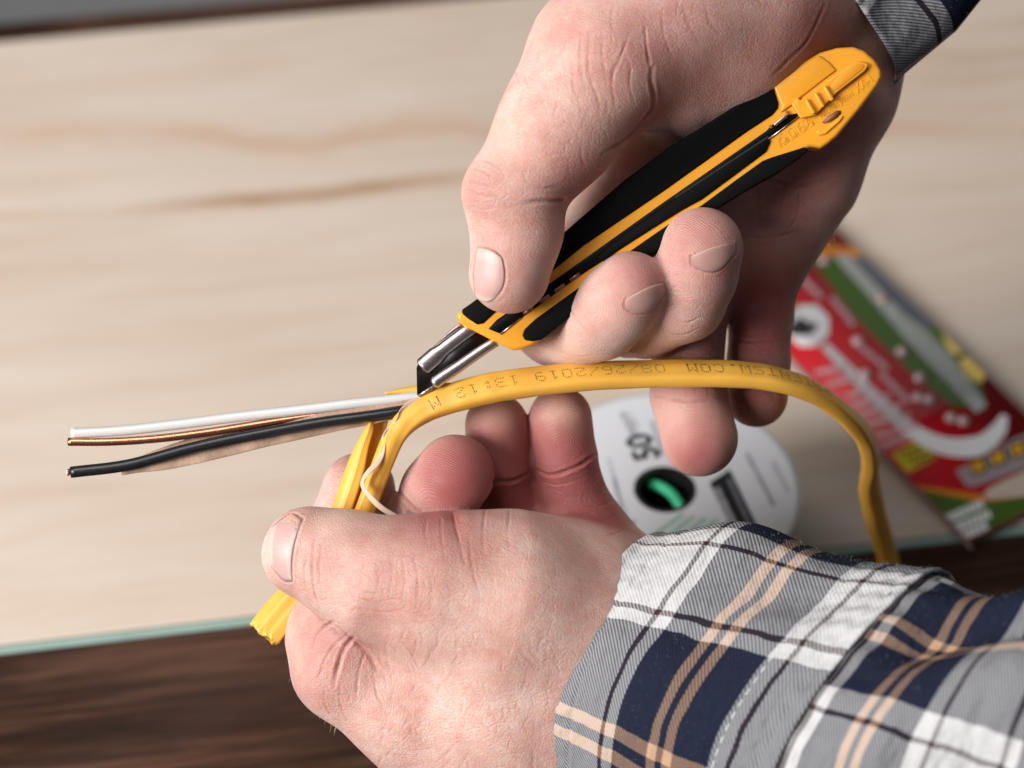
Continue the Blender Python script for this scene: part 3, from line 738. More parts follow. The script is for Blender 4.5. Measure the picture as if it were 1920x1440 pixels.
slab('grip', top_grip, KZ - 5.0, KZ + 5.1, rub, knife, 0.45, 3, label='black rubber grip along the top of the handle')
bot_grip = [(979, 630), (983, 619), (1003, 600), (1050, 566), (1150, 494), (1200, 459), (1268, 412), (1310, 390), (1375, 342), (1424, 307), (1442, 300), (1500, 282), (1509, 287), (1500, 296), (1458, 326), (1402, 357), (1332, 400), (1242, 463), (1142, 540), (1047, 612), (1014, 638), (998, 641), (984, 639)]
slab('grip', bot_grip, KZ - 5.0, KZ + 5.0, rub, knife, 0.4, 3, label='black rubber grip along the bottom of the handle')
# blade channel: a dark recessed strip between the two yellow rails
chan = [(916, 618), (932, 601), (1030, 534), (1240, 384), (1430, 252), (1442, 240), (1470, 222), (1492, 218), (1484, 232), (1436, 268), (1438, 272), (1430, 291), (1375, 332), (1310, 380), (1270, 400), (1080, 524), (938, 627)]
slab('blade_channel', chan, KZ + 4.0, KZ + 4.85, blk, knife, 0.25, 2)
slab('slider', [(1118, 486), (1145, 456), (1240, 392), (1290, 356), (1424, 262), (1436, 266), (1438, 272), (1430, 290), (1375, 331), (1310, 379), (1274, 399), (1160, 470), (1130, 494)], KZ + 4.6, KZ + 5.15, rub, knife, 0.3, 2)
# score line on the slider
for i in range(60):
    t = i / 59; x = 1262 + (1432 - 1262) * t; y = 373 + (262 - 373) * t
    if i == 0: Vs, Fs = [], []
    b0 = len(Vs); c = [(x, y), (x + 1.1, y - .7), (x + 2.4, y + 2.2), (x + 1.3, y + 2.9)]
    Vs += [mm(a, b_, 0) + np.array([0, 0, KZ + 5.16]) for a, b_ in c]; Fs.append((b0, b0 + 3, b0 + 2, b0 + 1))
sc_ = mesh_obj('score_marks', W(np.array(Vs)), Fs, plain('worn_plastic', (0.05, 0.05, 0.05), 0.5), knife)
for k, (x, y) in enumerate([(1240, 404), (1210, 424), (1182, 444), (1155, 463), (1066, 526), (1038, 546), (1010, 566), (980, 588)]):
    slab('rack_tooth', [(x, y), (x + 18, y - 12.5), (x + 20, y - 10), (x + 19, y - 6), (x + 2, y + 5)], KZ + 4.7, KZ + 5.0, plain('rack_metal', (0.30, 0.12, 0.10), 0.3, metal=0.8) if k == 0 else bpy.data.materials['rack_metal'], knife)
    slab('rack_edge', [(x, y), (x + 18, y - 12.5), (x + 18.8, y - 11.4), (x + .9, y + 1.4)], KZ + 4.9, KZ + 5.1, steel, knife)
slab('rack_edge', [(937, 627), (976, 597), (977, 598.5), (938.4, 629)], KZ + 4.8, KZ + 5.05, steel, knife)
slab('rack_edge', [(1434, 266), (1492, 223), (1493, 224.6), (1435, 268)], KZ + 4.8, KZ + 5.1, steel, knife)
slab('spring_clip', [(1443, 240), (1464, 222), (1468, 224), (1468, 228), (1448, 243), (1445, 243)], KZ + 4.8, KZ + 5.8, steel, knife, 0.4, 3)
amb = plain('amber_clip', (0.28, 0.10, 0.02), 0.4)
slab('clip_end', [(1434, 245), (1438, 240), (1443, 246), (1439, 248)], KZ + 4.8, KZ + 5.5, amb, knife, 0.2)
slab('clip_end', [(1464, 216), (1469, 214), (1473, 221), (1470, 224)], KZ + 4.8, KZ + 5.5, amb, knife, 0.2)
# holder rails and blade
slab('blade', [(782, 690), (783, 741), (815, 724), (962, 618), (920, 590), (866, 615), (787, 676)], KZ - 0.2, KZ + 0.2, blkst, knife)
slab('cutting_edge', [(783.5, 741), (787, 744), (812, 731), (817, 725), (813, 722)], KZ - 0.12, KZ + 0.3, steel, knife)
def rail(pts, wd, ht, sc, z0):
    P = spline(mmA([(x, y, z0) for x, y in pts]), 10); n_ = len(P)
    pr_ = [(wd / 2 * math.cos(a), ht * math.sin(a)) for a in np.linspace(0, math.pi, 15)] + [(-wd / 2 + .05, -0.5), (wd / 2 - .05, -0.5)]
    s1 = np.interp(np.linspace(0, 1, n_), *sc)
    return sweep('blade_holder', P, np.tile([0, 0, 1.0], (n_, 1)), pr_, steel, knife, scale=np.stack([s1, np.minimum(1, s1)], 1))
rail([(790, 690), (812, 671), (840, 648), (880, 618), (905, 602)], 4.7, 1.4, ([0, .03, .3, .42, 1], [.72, 1.0, 1.0, .78, .72]), KZ + 0.2)
rail([(811, 721), (830, 707), (860, 687), (900, 659), (930, 640)], 3.4, 1.3, ([0, .06, .35, 1], [.6, 1.0, .95, .82]), KZ + 0.2)
slab('blade_holder', [(812, 651), (846, 618), (862, 606), (870, 612), (858, 618)], KZ - 2.6, KZ - 1.3, steel, knife, 0.3, 2)
# tail cap: seams, slider button with ribs, lanyard hole, raised lettering
cap = slab('cap_panel', [(1445, 170), (1465, 155), (1500, 130), (1527, 112), (1545, 124), (1560, 140), (1544, 151), (1490, 193), (1478, 204), (1464, 214), (1456, 218), (1460, 205), (1453, 190)], KZ + 4.4, KZ + 5.2, yel, knife, 0.6, 3)
slab('slide_button', [(1477, 203), (1486, 191), (1491, 192), (1493, 196), (1555, 151), (1590, 127), (1600, 124), (1615, 127), (1619, 131), (1612, 142), (1560, 182), (1552, 190), (1520, 224), (1494, 229), (1489, 222)], KZ + 4.4, KZ + 5.9, yel, knife, 0.5, 3)
slab('button_recess', [(1548, 170), (1555, 160), (1588, 131), (1600, 127), (1612, 131), (1608, 139), (1562, 176), (1552, 179)], KZ + 5.5, KZ + 6.02, plain('recessed_amber', (0.72, 0.27, 0.015), 0.35, sss=0.2), knife, 0.35, 3)
for x in (1500, 1517, 1534):
    dy = (x - 1500) * -0.72
    slab('rib', [(x, 196 + dy), (x + 5, 194 + dy), (x + 20, 218 + dy), (x + 18, 222 + dy), (x + 13, 222 + dy)], KZ + 5.0, KZ + 7.0, yel, knife, 0.45, 3)
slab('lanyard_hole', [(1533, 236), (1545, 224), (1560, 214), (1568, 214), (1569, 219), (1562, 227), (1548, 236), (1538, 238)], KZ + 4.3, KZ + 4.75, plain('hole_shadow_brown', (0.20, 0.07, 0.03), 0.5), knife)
slab('hole_rim', [(1525, 250), (1533, 251), (1552, 240), (1570, 223), (1573, 225), (1566, 235), (1541, 257), (1529, 260), (1523, 256)], KZ + 4.2, KZ + 5.1, yel, knife, 0.4, 3)

def text(name, body_, size, origin_px, ang, z, mat, parent, extrude=0.1, bold=0.0, sx=1.0, plane=None, h=None, align='CENTER', shear=0.0):
    """flat or raised lettering; plane=None: on the camera-parallel knife side; plane='ground': lying at height h"""
    cu = bpy.data.curves.new(name, 'FONT'); cu.body = body_; cu.size = 1.0; cu.align_x = align; cu.align_y = 'CENTER'
    cu.offset = bold; cu.resolution_u = 3; cu.shear = shear
    ob = bpy.data.objects.new(name, cu); scene.collection.objects.link(ob)
    dg = bpy.context.evaluated_depsgraph_get(); me = bpy.data.meshes.new_from_object(ob.evaluated_get(dg))
    bpy.data.objects.remove(ob)
    V = np.array([v.co[:] for v in me.vertices]); Fc = [tuple(p.vertices) for p in me.polygons]; bpy.data.meshes.remove(me)
    ca, sa_ = math.cos(ang), math.sin(ang)
    P = V[:, :2] * size * np.array([sx, 1.0])
    if plane is None:
        o = mm(*origin_px, 0)
        X = o[0] + P[:, 0] * ca - P[:, 1] * sa_; Y = o[1] + P[:, 0] * sa_ + P[:, 1] * ca
        bot = W(np.stack([X, Y, np.full(len(P), z)], 1)); top = W(np.stack([X, Y, np.full(len(P), z + extrude)], 1))
    else:
        o = ground(*origin_px, h); P = P * 0.001
        X = o[0] + P[:, 0] * ca - P[:, 1] * sa_; Y = o[1] + P[:, 0] * sa_ + P[:, 1] * ca
        bot = np.stack([X, Y, np.full(len(P), h)], 1); top = bot
    if plane is not None: return mesh_obj(name, top, Fc, mat, parent, smooth=False)
    # sides from boundary edges
    from collections import Counter
    ec = Counter(); dirs = {}
    for f in Fc:
        for i in range(len(f)):
            a, b_ = f[i], f[(i + 1) % len(f)]; k = (min(a, b_), max(a, b_)); ec[k] += 1; dirs[k] = (a, b_)
    n = len(V); F2 = [tuple(i + n for i in f) for f in Fc]
    for k, c_ in ec.items():
        if c_ == 1:
            a, b_ = dirs[k]; F2.append((a, b_, b_ + n, a + n))
    return mesh_obj(name, np.concatenate([bot, top]), F2, mat, parent, smooth=False)
A35 = math.radians(35.5)
text('lettering', 'MADE IN JAPAN', 1.95, (1560, 204), math.radians(36.5), KZ + 4.55, yel, knife, 0.2, sx=0.74)
text('lettering', 'XA-1', 3.2, (1611, 164), math.radians(38), KZ + 4.55, yel, knife, 0.22, bold=0.01, sx=0.78)
for ch, (x, y) in zip('OLFA', [(1460, 269), (1476, 258.5), (1492, 247.5), (1508, 236.5)]):
    text('lettering', ch, 2.7, (x, y), math.radians(34), KZ + 4.55, yel, knife, 0.22, bold=0.01, sx=0.95)
    c_, s2 = math.cos(A35), math.sin(A35)
    def rp(dx, dy): return (x + dx * c_ + dy * s2 * 1.0, y - dx * s2 + dy * c_)
    for (x0, y0, x1, y1) in ((-8, -9.5, 8, -8.7), (-8, 8.7, 8, 9.5), (-8.4, -9.5, -7.4, 9.5), (7.4, -9.5, 8.4, 9.5)):
        slab('tile_edge', [rp(x0, y0), rp(x1, y0), rp(x1, y1), rp(x0, y1)], KZ + 4.5, KZ + 4.68, yel, knife)

# ------------------------------------------------------------------ electrical cable
jack = plain('yellow_vinyl_jacket', (0.76, 0.405, 0.06), 0.42, spec=0.4, sss=0.3, var=0.05, varscale=70, bumpscale=900, bumpd=0.00004)
cable = thing('electrical_cable', W(mm(900, 730, 0)), 'yellow flat electrical cable with its jacket slit and three conductors pulled out', 'cable')
cp = [(632, 1060, 0), (660, 1008, 0.2), (684, 958, 0.8), (706, 900, 2.2), (722, 858, 3.0), (740, 818, 3.3), (766, 787, 3.2), (804, 763, 2.8), (850, 746, 2.4), (905, 731, 2), (960, 721, 1.2), (1070, 708, -0.5), (1180, 702, -2.5), (1300, 700, -4), (1400, 703, -6), (1470, 715, -9), (1530, 738, -15), (1580, 775, -24),
      (1618, 815, -36), (1632, 860, -48), (1629, 905, -60), (1640, 960, -72), (1655, 1012, -86), (1672, 1075, -98), (1700, 1150, -116), (1760, 1240, -130)]
cups = [(.3, .1, 1), (.3, .1, 1), (.3, .1, 1), (.3, .1, 1), (.3, .12, 1), (.25, .2, .95), (.1, .35, .93), (0, .5, .87), (0, .6, .8), (0, .66, .74), (0, .7, .7), (0, .75, .66), (0, .8, .6), (0, .8, .6), (.1, .82, .55), (.25, .85, .5), (.45, .8, .45), (.6, .7, .4),
        (.8, .4, .5), (.75, .2, .65), (.7, .1, .7), (.72, .1, .7), (.7, .2, .7), (.7, .2, .7), (.7, .2, .7), (.7, .2, .7)]
CP = spline(mmA(cp), 14); CU = spline(np.array(cups, float), 14)
tt = np.arange(len(CP)) / 14
scl = np.stack([np.interp(tt, [0, 3, 5, 7, 8.5, 9.5], [.60, .58, .64, .80, .95, 1.0]), np.interp(tt, [0, 4, 6, 9], [.85, .9, 1, 1])], 1)
scl[:, 1] *= 1 + 0.03 * np.sin(tt * 7)
CW, CT = 9.0, 4.9
prof = []
for k in range(40):
    a = 2 * math.pi * k / 40; c, s_ = math.cos(a), math.sin(a)
    prof.append((CW / 2 * math.copysign(abs(c) ** 0.7, c), CT / 2 * math.copysign(abs(s_) ** 0.75, s_)))
# faint lengthwise swelling of the conductors inside
prof = [(x, y * (1 + 0.06 * math.cos(x / CW * 2 * math.pi * 2))) for x, y in prof]
sweep('jacket', CP, CU, prof, jack, cable, scale=scl)
# printed dot-matrix lettering on the flat face
G5 = {'0': '01110 10001 10001 10001 10001 10001 01110', '1': '00100 01100 00100 00100 00100 00100 01110', '2': '01110 10001 00001 00110 01000 10000 11111', '3': '11110 00001 00001 01110 00001 00001 11110',
      '6': '01110 10000 10000 11110 10001 10001 01110', '8': '01110 10001 10001 01110 10001 10001 01110', '9': '01110 10001 10001 01111 00001 00001 01110', '/': '00001 00001 00010 00100 01000 10000 10000',
      ':': '00000 01100 01100 00000 01100 01100 00000', 'M': '10001 11011 10101 10101 10001 10001 10001', 'O': '01110 10001 10001 10001 10001 10001 01110', 'C': '01110 10001 10000 10000 10000 10001 01110',
      '.': '00000 00000 00000 00000 00000 01100 01100', 'W': '10001 10001 10001 10101 10101 11011 10001', 'S': '01111 10000 10000 01110 00001 00001 11110', 'T': '11111 00100 00100 00100 00100 00100 00100',
      'N': '10001 11001 10101 10101 10011 10001 10001', 'E': '11111 10000 10000 11110 10000 10000 11111', 'P': '11110 10001 10001 11110 10000 10000 10000', 'A': '01110 10001 10001 11111 10001 10001 10001'}
ink = plain('black_ink', (0.02, 0.012, 0.01), 0.6)
T_ = frames(CP); SD = np.cross(CU, T_); SD /= np.linalg.norm(SD, axis=1)[:, None]; UP = np.cross(T_, SD)
cum = np.concatenate([[0], np.cumsum(np.linalg.norm(np.diff(CP, axis=0), axis=1))])
pxs = CP[:, 0] * S * D / (D - CP[:, 2]) + 960
def at_s(s_):
    f = lambda A_: np.array([np.interp(s_, cum, A_[:, i]) for i in range(3)])
    return f(CP), f(SD), f(UP), f(T_)
def s_of_px(x): i = 14 * 8 + int(np.argmax(pxs[14 * 8:] > x)); return float(np.interp(x, pxs[i - 1:i + 1], cum[i - 1:i + 1]))
px_ = np.array([p[0] for p in prof[:21]]); py_ = np.array([p[1] for p in prof[:21]])
def dot_mesh(txt, s0, pitch=3.5, hgt=2.7, wid=2.15, offs=-0.35, dens=1.0, r=0.17):
    Vd, Fd = [], []
    for ci, ch in enumerate(txt):
        if ch == ' ': continue
        rows = G5[ch].split()
        for ri, row in enumerate(rows):
            for k, b_ in enumerate(row):
                if b_ != '1': continue
                s_ = s0 - ci * pitch - (k / 4) * wid - ri * 0.05
                wv = offs - hgt * (ri / 6 - 0.5)          # glyph tops point to the lower edge? rotated by half a turn
                c, sd, up, t = at_s(s_)
                side = -wv if SD_SIGN > 0 else wv
                k0, k1 = np.interp(s_, cum, scl[:, 0]), np.interp(s_, cum, scl[:, 1])
                th = float(np.interp(side / k0, px_[::-1], py_[::-1])) * k1
                side_ = side; p = c + sd * side + up * (th + 0.06)
                b0 = len(Vd); rr = r * random.uniform(.8, 1.15)
                for q_ in range(6): Vd.append(p + t * rr * math.cos(q_ * 1.047) + sd * rr * math.sin(q_ * 1.047))
                Fd.append(tuple(range(b0, b0 + 6)))
    return np.array(Vd), Fd
SD_SIGN = -1 if SD[160][1] < 0 else 1      # +1: side axis points up in the picture
# glyph bottoms (row 6) face the upper edge of the cable, tops the lower edge
OFF = 0.9
v1, f1 = dot_mesh('PATENTSW.COM', s_of_px(1295) + 11 * 3.5 + 1.2, offs=OFF, r=0.2)
v2, f2 = dot_mesh('08/26/2019 13:12 M', s_of_px(1244), offs=OFF)
o = mesh_obj('printed_lettering', W(v1), f1, ink, cable, smooth=False)
o = mesh_obj('printed_lettering', W(v2), f2, ink, cable, smooth=False)
def arc_prof(wd, bulge, th, n=10):
    o_ = []
    for k in range(n + 1):
        x = -wd / 2 + wd * k / n; o_.append((x, bulge * (1 - (2 * x / wd) ** 2)))
    return o_ + [(x, y - th) for x, y in o_[::-1]]
ls = [(698, 788, 0.8), (689, 812, 0.9), (675, 848, 1.0), (660, 895, 1.0), (643, 945, 0.6), (622, 1000, 0), (600, 1050, 0)]
LS = spline(mmA(ls), 10); n_ = len(LS)
wl = np.interp(np.linspace(0, 1, n_), [0, .12, .25, .42, .6, 1], [.2, .42, .55, .85, .92, 1.0])
sweep('jacket_strip', LS, np.tile([-0.35, 0.2, 1.0], (n_, 1)), [(x, y + 0.22 * math.exp(-((x - 0.9) / .5) ** 2) * (1 if y > 0 else 0)) for x, y in arc_prof(5.8, 0.8, 0.9, 22)], jack, cable, scale=np.stack([wl, np.ones(n_)], 1), label='flattened strip of yellow jacket left of the slit')
iw = [(712, 780, -0.6), (706, 808, -1.0), (699, 842, -1.2), (686, 884, -1.4), (672, 930, -1.4), (652, 985, -1.4)]
IW = spline(mmA(iw), 8); n_ = len(IW)
sweep('jacket_strip', IW, np.tile([0.35, 0.1, 0.95], (n_, 1)), arc_prof(5.0, -0.7, 0.7), jack, cable, label='inner wall of the slit jacket')
be = [(640, 1000, 0.5), (600, 1056, 0.4), (560, 1108, 0.2), (525, 1150, 0), (494, 1188, 0)]
BE = spline(mmA(be), 10); n_ = len(BE)
je = sweep('jacket_end', BE, np.tile([-0.2, 0.15, 1.0], (n_, 1)), [(x, y + 0.22 * math.exp(-((x + 1.4) / 1.0) ** 2) - 0.2 * math.exp(-((x - 1.0) / .9) ** 2)) for x, y in arc_prof(9.4, 1.3, 0.9, 30)], jack, cable, scale=np.stack([np.linspace(.92, 1.0, n_), np.linspace(.8, 1.1, n_)], 1), label='empty curled end of the slit jacket')
_M = 62
for v_ in list(je.data.vertices)[-_M:]: v_.co += Vector((random.uniform(-.0006, .0006) - .0002, random.uniform(-.0004, .0004), random.uniform(-.0007, .0004)))
for v_ in list(je.data.vertices)[-3 * _M:-_M]: v_.co += Vector((random.uniform(-.00012, .00012), 0, random.uniform(-.00012, .00012)))
sweep('jacket_end', BE + np.array([1.0, 0.4, -2.0]), np.tile([-0.2, 0.15, 1.0], (n_, 1)), arc_prof(8.2, -0.7, 0.8, 12), jack, cable, scale=np.stack([np.linspace(.9, .98, n_), np.ones(n_)], 1), label='rear wall of the curled jacket end')
fl_ = [(850, 734, 0.5), (806, 731, 0.2), (766, 732, 0.0), (722, 738, -0.4)]
FL = spline(mmA(fl_), 8); n_ = len(FL)
sweep('jacket_strip', FL, np.tile([0, 0.35, 0.9], (n_, 1)), arc_prof(5.0, 0.6, 0.7), jack, cable, scale=np.stack([np.linspace(1, .15, n_), np.ones(n_)], 1), label='pointed yellow jacket lip above the blade')
# conductors
whi = plain('white_insulation', (0.60, 0.585, 0.58), 0.28, spec=0.5, sss=0.2, var=0.02)
bla = plain('black_insulation', (0.010, 0.011, 0.014), 0.3, spec=0.5, var=0.15, varscale=200)
cop = plain('bare_copper', (0.72, 0.30, 0.17), 0.27, metal=1.0, var=0.12, varscale=500)
kraft = plain('brown_kraft_paper', (0.38, 0.25, 0.18), 0.85, spec=0.1, var=0.22, varscale=260, bumpscale=1200, bumpd=0.0003)
def tube(name, pts, r, mat, parent, label=None, cap_mat=None, z_up=(0, 0.1, 1)):
    P = spline(mmA(pts), 12)
    return sweep(name, P, np.tile(z_up, (len(P), 1)), circ(r, 20), mat, parent, label=label), P
wire_w, _ = tube('wire', [(134, 812.5, 0.6), (230, 807, 0.6), (340, 795, .6), (450, 781, 0.6), (560, 769, 1), (660, 757, 1.3), (745, 748, 1.2), (800, 742, 0.6)], 1.36, whi, cable, 'white insulated wire')
wire_c, _ = tube('wire', [(128, 828.5, 1.6), (210, 828, 1.6), (300, 822, 1.5), (400, 809, 1.0), (500, 793, 0.6), (600, 778, 0.2), (700, 766, -0.5), (780, 752, -.5)], 1.08, cop, cable, 'bare copper ground wire')
wire_b, _ = tube('wire', [(133, 885.5, 1.2), (239, 872, 1.2), (350, 842.5, 1.3), (447, 821, 1.6), (586, 795, 2.2), (680, 782, 2.6), (750, 772, 2.4), (790, 763, 1)], 1.5, bla, cable, 'black insulated wire')
c1 = slab('copper_core', [(130 + 4 * math.cos(a), 885 + 7 * math.sin(a)) for a in np.arange(12) / 12 * 6.28], 0.4, 2.1, cop, None, 0.2); adopt(c1, wire_b)
kp = [(228, 884, -0.6), (320, 866, -0.5), (420, 841, -0.4), (520, 818, -0.2), (640, 793, 0), (720, 778, 0), (780, 760, 0)]
KP = spline(mmA(kp), 12); n_ = len(KP)
kt = np.linspace(0, 1, n_)
crumple = np.stack([np.zeros(n_), 0.09 * np.sin(kt * 31) * (1 - kt), 0.3 * np.sin(kt * 47 + 1)], 1)
sweep('paper_wrap', KP + crumple, np.stack([np.zeros(n_), 0.35 + 0.2 * np.sin(kt * 9), np.ones(n_)], 1), arc_prof(5.0, 0.6, 0.15, 12), kraft, cable, scale=np.stack([np.interp(kt, [0, .05, .25, .6, 1], [.42, .5, .95, .8, .7]), np.ones(n_)], 1), label='strip of brown kraft paper behind the black wire')
kq = [(270, 858, -0.4), (350, 832, -0.2), (430, 812, 0.0), (500, 799, 0.5), (560, 786, 1.1), (640, 772, 1.6), (710, 760, 2.0), (770, 750, 2.2), (796, 744, 1.6)]
KQ = spline(mmA(kq), 10); n_ = len(KQ)
sweep('paper_wrap', KQ, np.tile([0, 0.5, 0.8], (n_, 1)), arc_prof(2.2, 0.25, 0.1), kraft, cable, scale=np.stack([np.interp(np.linspace(0, 1, n_), [0, .15, .5, 1], [.9, 1.3, .9, 1.1]), np.ones(n_)], 1), label='kraft paper edge between the white and black wires')
cream = plain('cream_paper_ribbon', (0.62, 0.46, 0.36), 0.7, spec=0.2, var=0.06, varscale=300)
rb = [(792, 744, 3.4), (768, 757, 4.4), (752, 772, 4.8), (747, 786, 5.2), (736, 800, 5.2), (724, 812, 5.2), (719, 832, 5.2), (716, 850, 5.4), (709, 866, 6.2), (694, 882, 6.8), (682, 896, 6.8), (680, 912, 6.6), (694, 932, 7.4), (718, 954, 8), (752, 974, 8.5), (784, 990, 8.8)]
ru = [(.2, .3, .9), (.5, .1, .8), (.8, .0, .55), (.8, 0, .55), (.2, .5, .8), (.7, 0, .7), (-.6, 0, .8), (-.4, .2, .9), (.3, .7, .6), (.4, .6, .6), (-.6, .4, .7), (-.6, -.1, .7), (-.2, -.3, .9), (.1, .3, .95), (.1, .4, .9), (.1, .4, .9)]
RB, RU = spline(mmA(rb), 8), spline(np.array(ru, float), 8); n_ = len(RB)
sweep('paper_ribbon', RB, RU, arc_prof(1.45, 0.05, 0.07, 4), cream, cable, label='thin cream paper ribbon curling out of the slit')

# ------------------------------------------------------------------ wire spool
SH = 0.046
sc0 = ground(1247, 917, SH); SR = float(np.linalg.norm(ground(1502, 925, SH) - sc0)); HR = float(np.linalg.norm(ground(1304, 918, SH) - sc0))
print('spool R', SR, 'hole', HR)
spool = thing('wire_spool', (sc0[0], sc0[1], BH), 'white labelled spool of green wire standing on the board behind the cuff', 'wire spool')
blackp = plain('black_spool_plastic', (0.012, 0.012, 0.014), 0.4)
labelm = plain('white_paper_label', (0.70, 0.71, 0.74), 0.45, var=0.01)
greyr = plain('grey_flange_plastic', (0.42, 0.43, 0.44), 0.4)
green = plain('green_insulation', (0.02, 0.36, 0.15), 0.35)
def ring(name, r0, r1, z0, z1, mat, parent, n=96, c=None):
    c = sc0 if c is None else c; V, F = [], []
    for i in range(n):
        a = 2 * math.pi * i / n; ca, sa_ = math.cos(a), math.sin(a)
        for r, z in ((r0, z0), (r1, z0), (r1, z1), (r0, z1)): V.append((c[0] + r * ca, c[1] + r * sa_, z))
    for i in range(n):
        j = (i + 1) % n
        for k in range(4): F.append((i * 4 + k, j * 4 + k, j * 4 + (k + 1) % 4, i * 4 + (k + 1) % 4))
    F = [f[::-1] for f in F]
    o = mesh_obj(name, V, F, mat, parent, smooth=True)
    m = o.modifiers.new('e', 'EDGE_SPLIT'); m.split_angle = math.radians(40); return o
ring('flange', HR, SR, SH - 0.0022, SH - 0.0002, greyr, spool)
ring('label', HR + 0.0004, SR - 0.0012, SH - 0.0002, SH, labelm, spool)
ring('flange', HR, SR, BH + 0.0005, BH + 0.0025, greyr, spool)
ring('hub', HR - 0.0012, HR + 0.0002, BH + 0.0004, SH - 0.0001, blackp, spool)
ring('winding', HR + 0.0006, SR - 0.006, BH + 0.0026, SH - 0.0024, green, spool)
gw = [ground(1197, 915, SH - 0.012), ground(1212, 908, SH - 0.007), ground(1236, 912, SH - 0.004), ground(1260, 927, SH - 0.003), ground(1276, 950, SH - 0.002), ground(1284, 968, SH - 0.006), ground(1284, 968, SH - 0.02)]
GW = spline(np.array(gw), 8)
def wsweep(name, P, r, mat, parent, n=12):
    t = frames(P); up = np.tile([0.1, 0.2, 1.0], (len(P), 1)); sd = np.cross(up, t); sd /= np.linalg.norm(sd, axis=1)[:, None]; u = np.cross(t, sd)
    V, F = [], []
    for i in range(len(P)):
        for k in range(n): a = 2 * math.pi * k / n; V.append(P[i] + sd[i] * r * math.cos(a) + u[i] * r * math.sin(a))
    for i in range(len(P) - 1):
        for k in range(n): F.append((i * n + k, i * n + (k + 1) % n, (i + 1) * n + (k + 1) % n, (i + 1) * n + k))
    return mesh_obj(name, V, F, mat, parent)
wsweep('wire_end', GW, 0.0017, plain('bright_green_insulation', (0.06, 0.52, 0.27), 0.3), spool)
def patch(name, pts, h, mat, parent, rnd=0):
    """flat print: outline seen at pts lies on the horizontal plane z = h"""
    if rnd: pts = spline(pts, rnd, True)
    V = [ground(x, y, h) for x, y in pts]
    a = sum(V[i - 1][0] * V[i][1] - V[i][0] * V[i - 1][1] for i in range(len(V)))
    if a < 0: V = V[::-1]
    return mesh_obj(name, V, [tuple(range(len(V)))], mat, parent, smooth=False)
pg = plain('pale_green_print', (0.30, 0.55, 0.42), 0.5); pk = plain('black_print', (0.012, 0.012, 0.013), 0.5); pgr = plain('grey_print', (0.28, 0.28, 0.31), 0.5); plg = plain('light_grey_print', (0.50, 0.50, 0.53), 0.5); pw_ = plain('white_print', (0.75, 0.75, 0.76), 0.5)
e_ = 0.00012
for k in range(7):
    x0, y0 = 1208 + k * 22, 1012 + k * 5; x1, y1 = 1276 + k * 21, 962 + k * 4
    patch('printed_stripe', [(x0, y0), (x1, y1), (x1 + 9, y1 + 2), (x0 + 9, y0 + 2)], SH + e_, pg, spool)
patch('printed_band', [(1330, 905), (1368, 880), (1470, 1090), (1430, 1105)], SH + e_, pk, spool)
dv = ground(1450, 950, SH) - ground(1395, 845, SH); tang = math.atan2(dv[1], dv[0])       # text baseline direction (downwards); lettering reads upwards
up_ = tang + math.pi
text('lettering', '50', 11.5, (1207, 838), up_, 0, pk, spool, plane='ground', h=SH + e_, bold=0.03)
text('lettering', 'FEET', 5.2, (1183, 793), up_, 0, pgr, spool, plane='ground', h=SH + e_)
def bars(p0, p1, wpx, n, mat, h, parent, name='print_line'):
    """one line of print too blurred to read: small marks of uneven length"""
    x = 0.0; d = np.array(p1, float) - p0; L = np.linalg.norm(d); d /= L; nn = np.array([-d[1], d[0]]) * wpx / 2
    while x < L:
        l = random.uniform(2.2, 4.6); a = np.array(p0) + d * x; b_ = np.array(p0) + d * min(L, x + l)
        q1 = nn * random.uniform(.7, 1); patch(name, [a - q1, b_ - q1, b_ + q1, a + q1], h, mat, parent); x += l + random.uniform(1.2, 2.4)
bars((1222, 790), (1242, 852), 9, 6, pgr, SH + e_, spool)
bars((1168, 770), (1190, 818), 6, 6, plg, SH + e_, spool)
bars((1140, 860), (1180, 985), 7, 6, plg, SH + e_, spool); bars((1150, 895), (1165, 955), 7, 6, pgr, SH + e_, spool)
bars((1400, 850), (1452, 950), 9, 6, pgr, SH + e_, spool); bars((1448, 866), (1478, 922), 9, 6, plg, SH + e_, spool)
bars((1366, 898), (1420, 1015), 8, 6, pgr, SH + 2 * e_, spool); bars((1344, 915), (1400, 1030), 12, 6, plg, SH + 2 * e_, spool)
patch('printed_mark', [(1184, 976), (1190, 974), (1193, 980), (1187, 984)], SH + e_, pgr, spool)

# ------------------------------------------------------------------ blister pack
HC = BH + 0.004
pa, pb = ground(1812, 1032, HC), ground(1480, 684, HC)
e1 = (pb - pa); e1 /= np.linalg.norm(e1); e2 = np.array([e1[1], -e1[0], 0])
pr = ground(1840, 683, HC); wd_ = abs(float((pr - pa) @ e2)); sgn = 1 if (pr - pa) @ e2 > 0 else -1
e2 = e2 * sgn
top_ = float((ground(1370, 310, HC) - pa) @ e1)
print('card width', wd_, 'length', top_)
pack = thing('blister_pack', (pa[0], pa[1], HC - 0.0006), 'red and green carded blister pack lying across the right end of the board', 'package')
redm = plain('red_print', (0.42, 0.003, 0.010), 0.4, spec=0.3, coat=0.0); grn = plain('green_print', (0.055, 0.115, 0.010), 0.35); orp = plain('orange_print', (0.62, 0.20, 0.01), 0.4); ylp = plain('yellow_print', (0.62, 0.46, 0.02), 0.4)
def cardpt(a, b_, h): p = pa + e1 * a + e2 * b_; return (p[0], p[1], h)
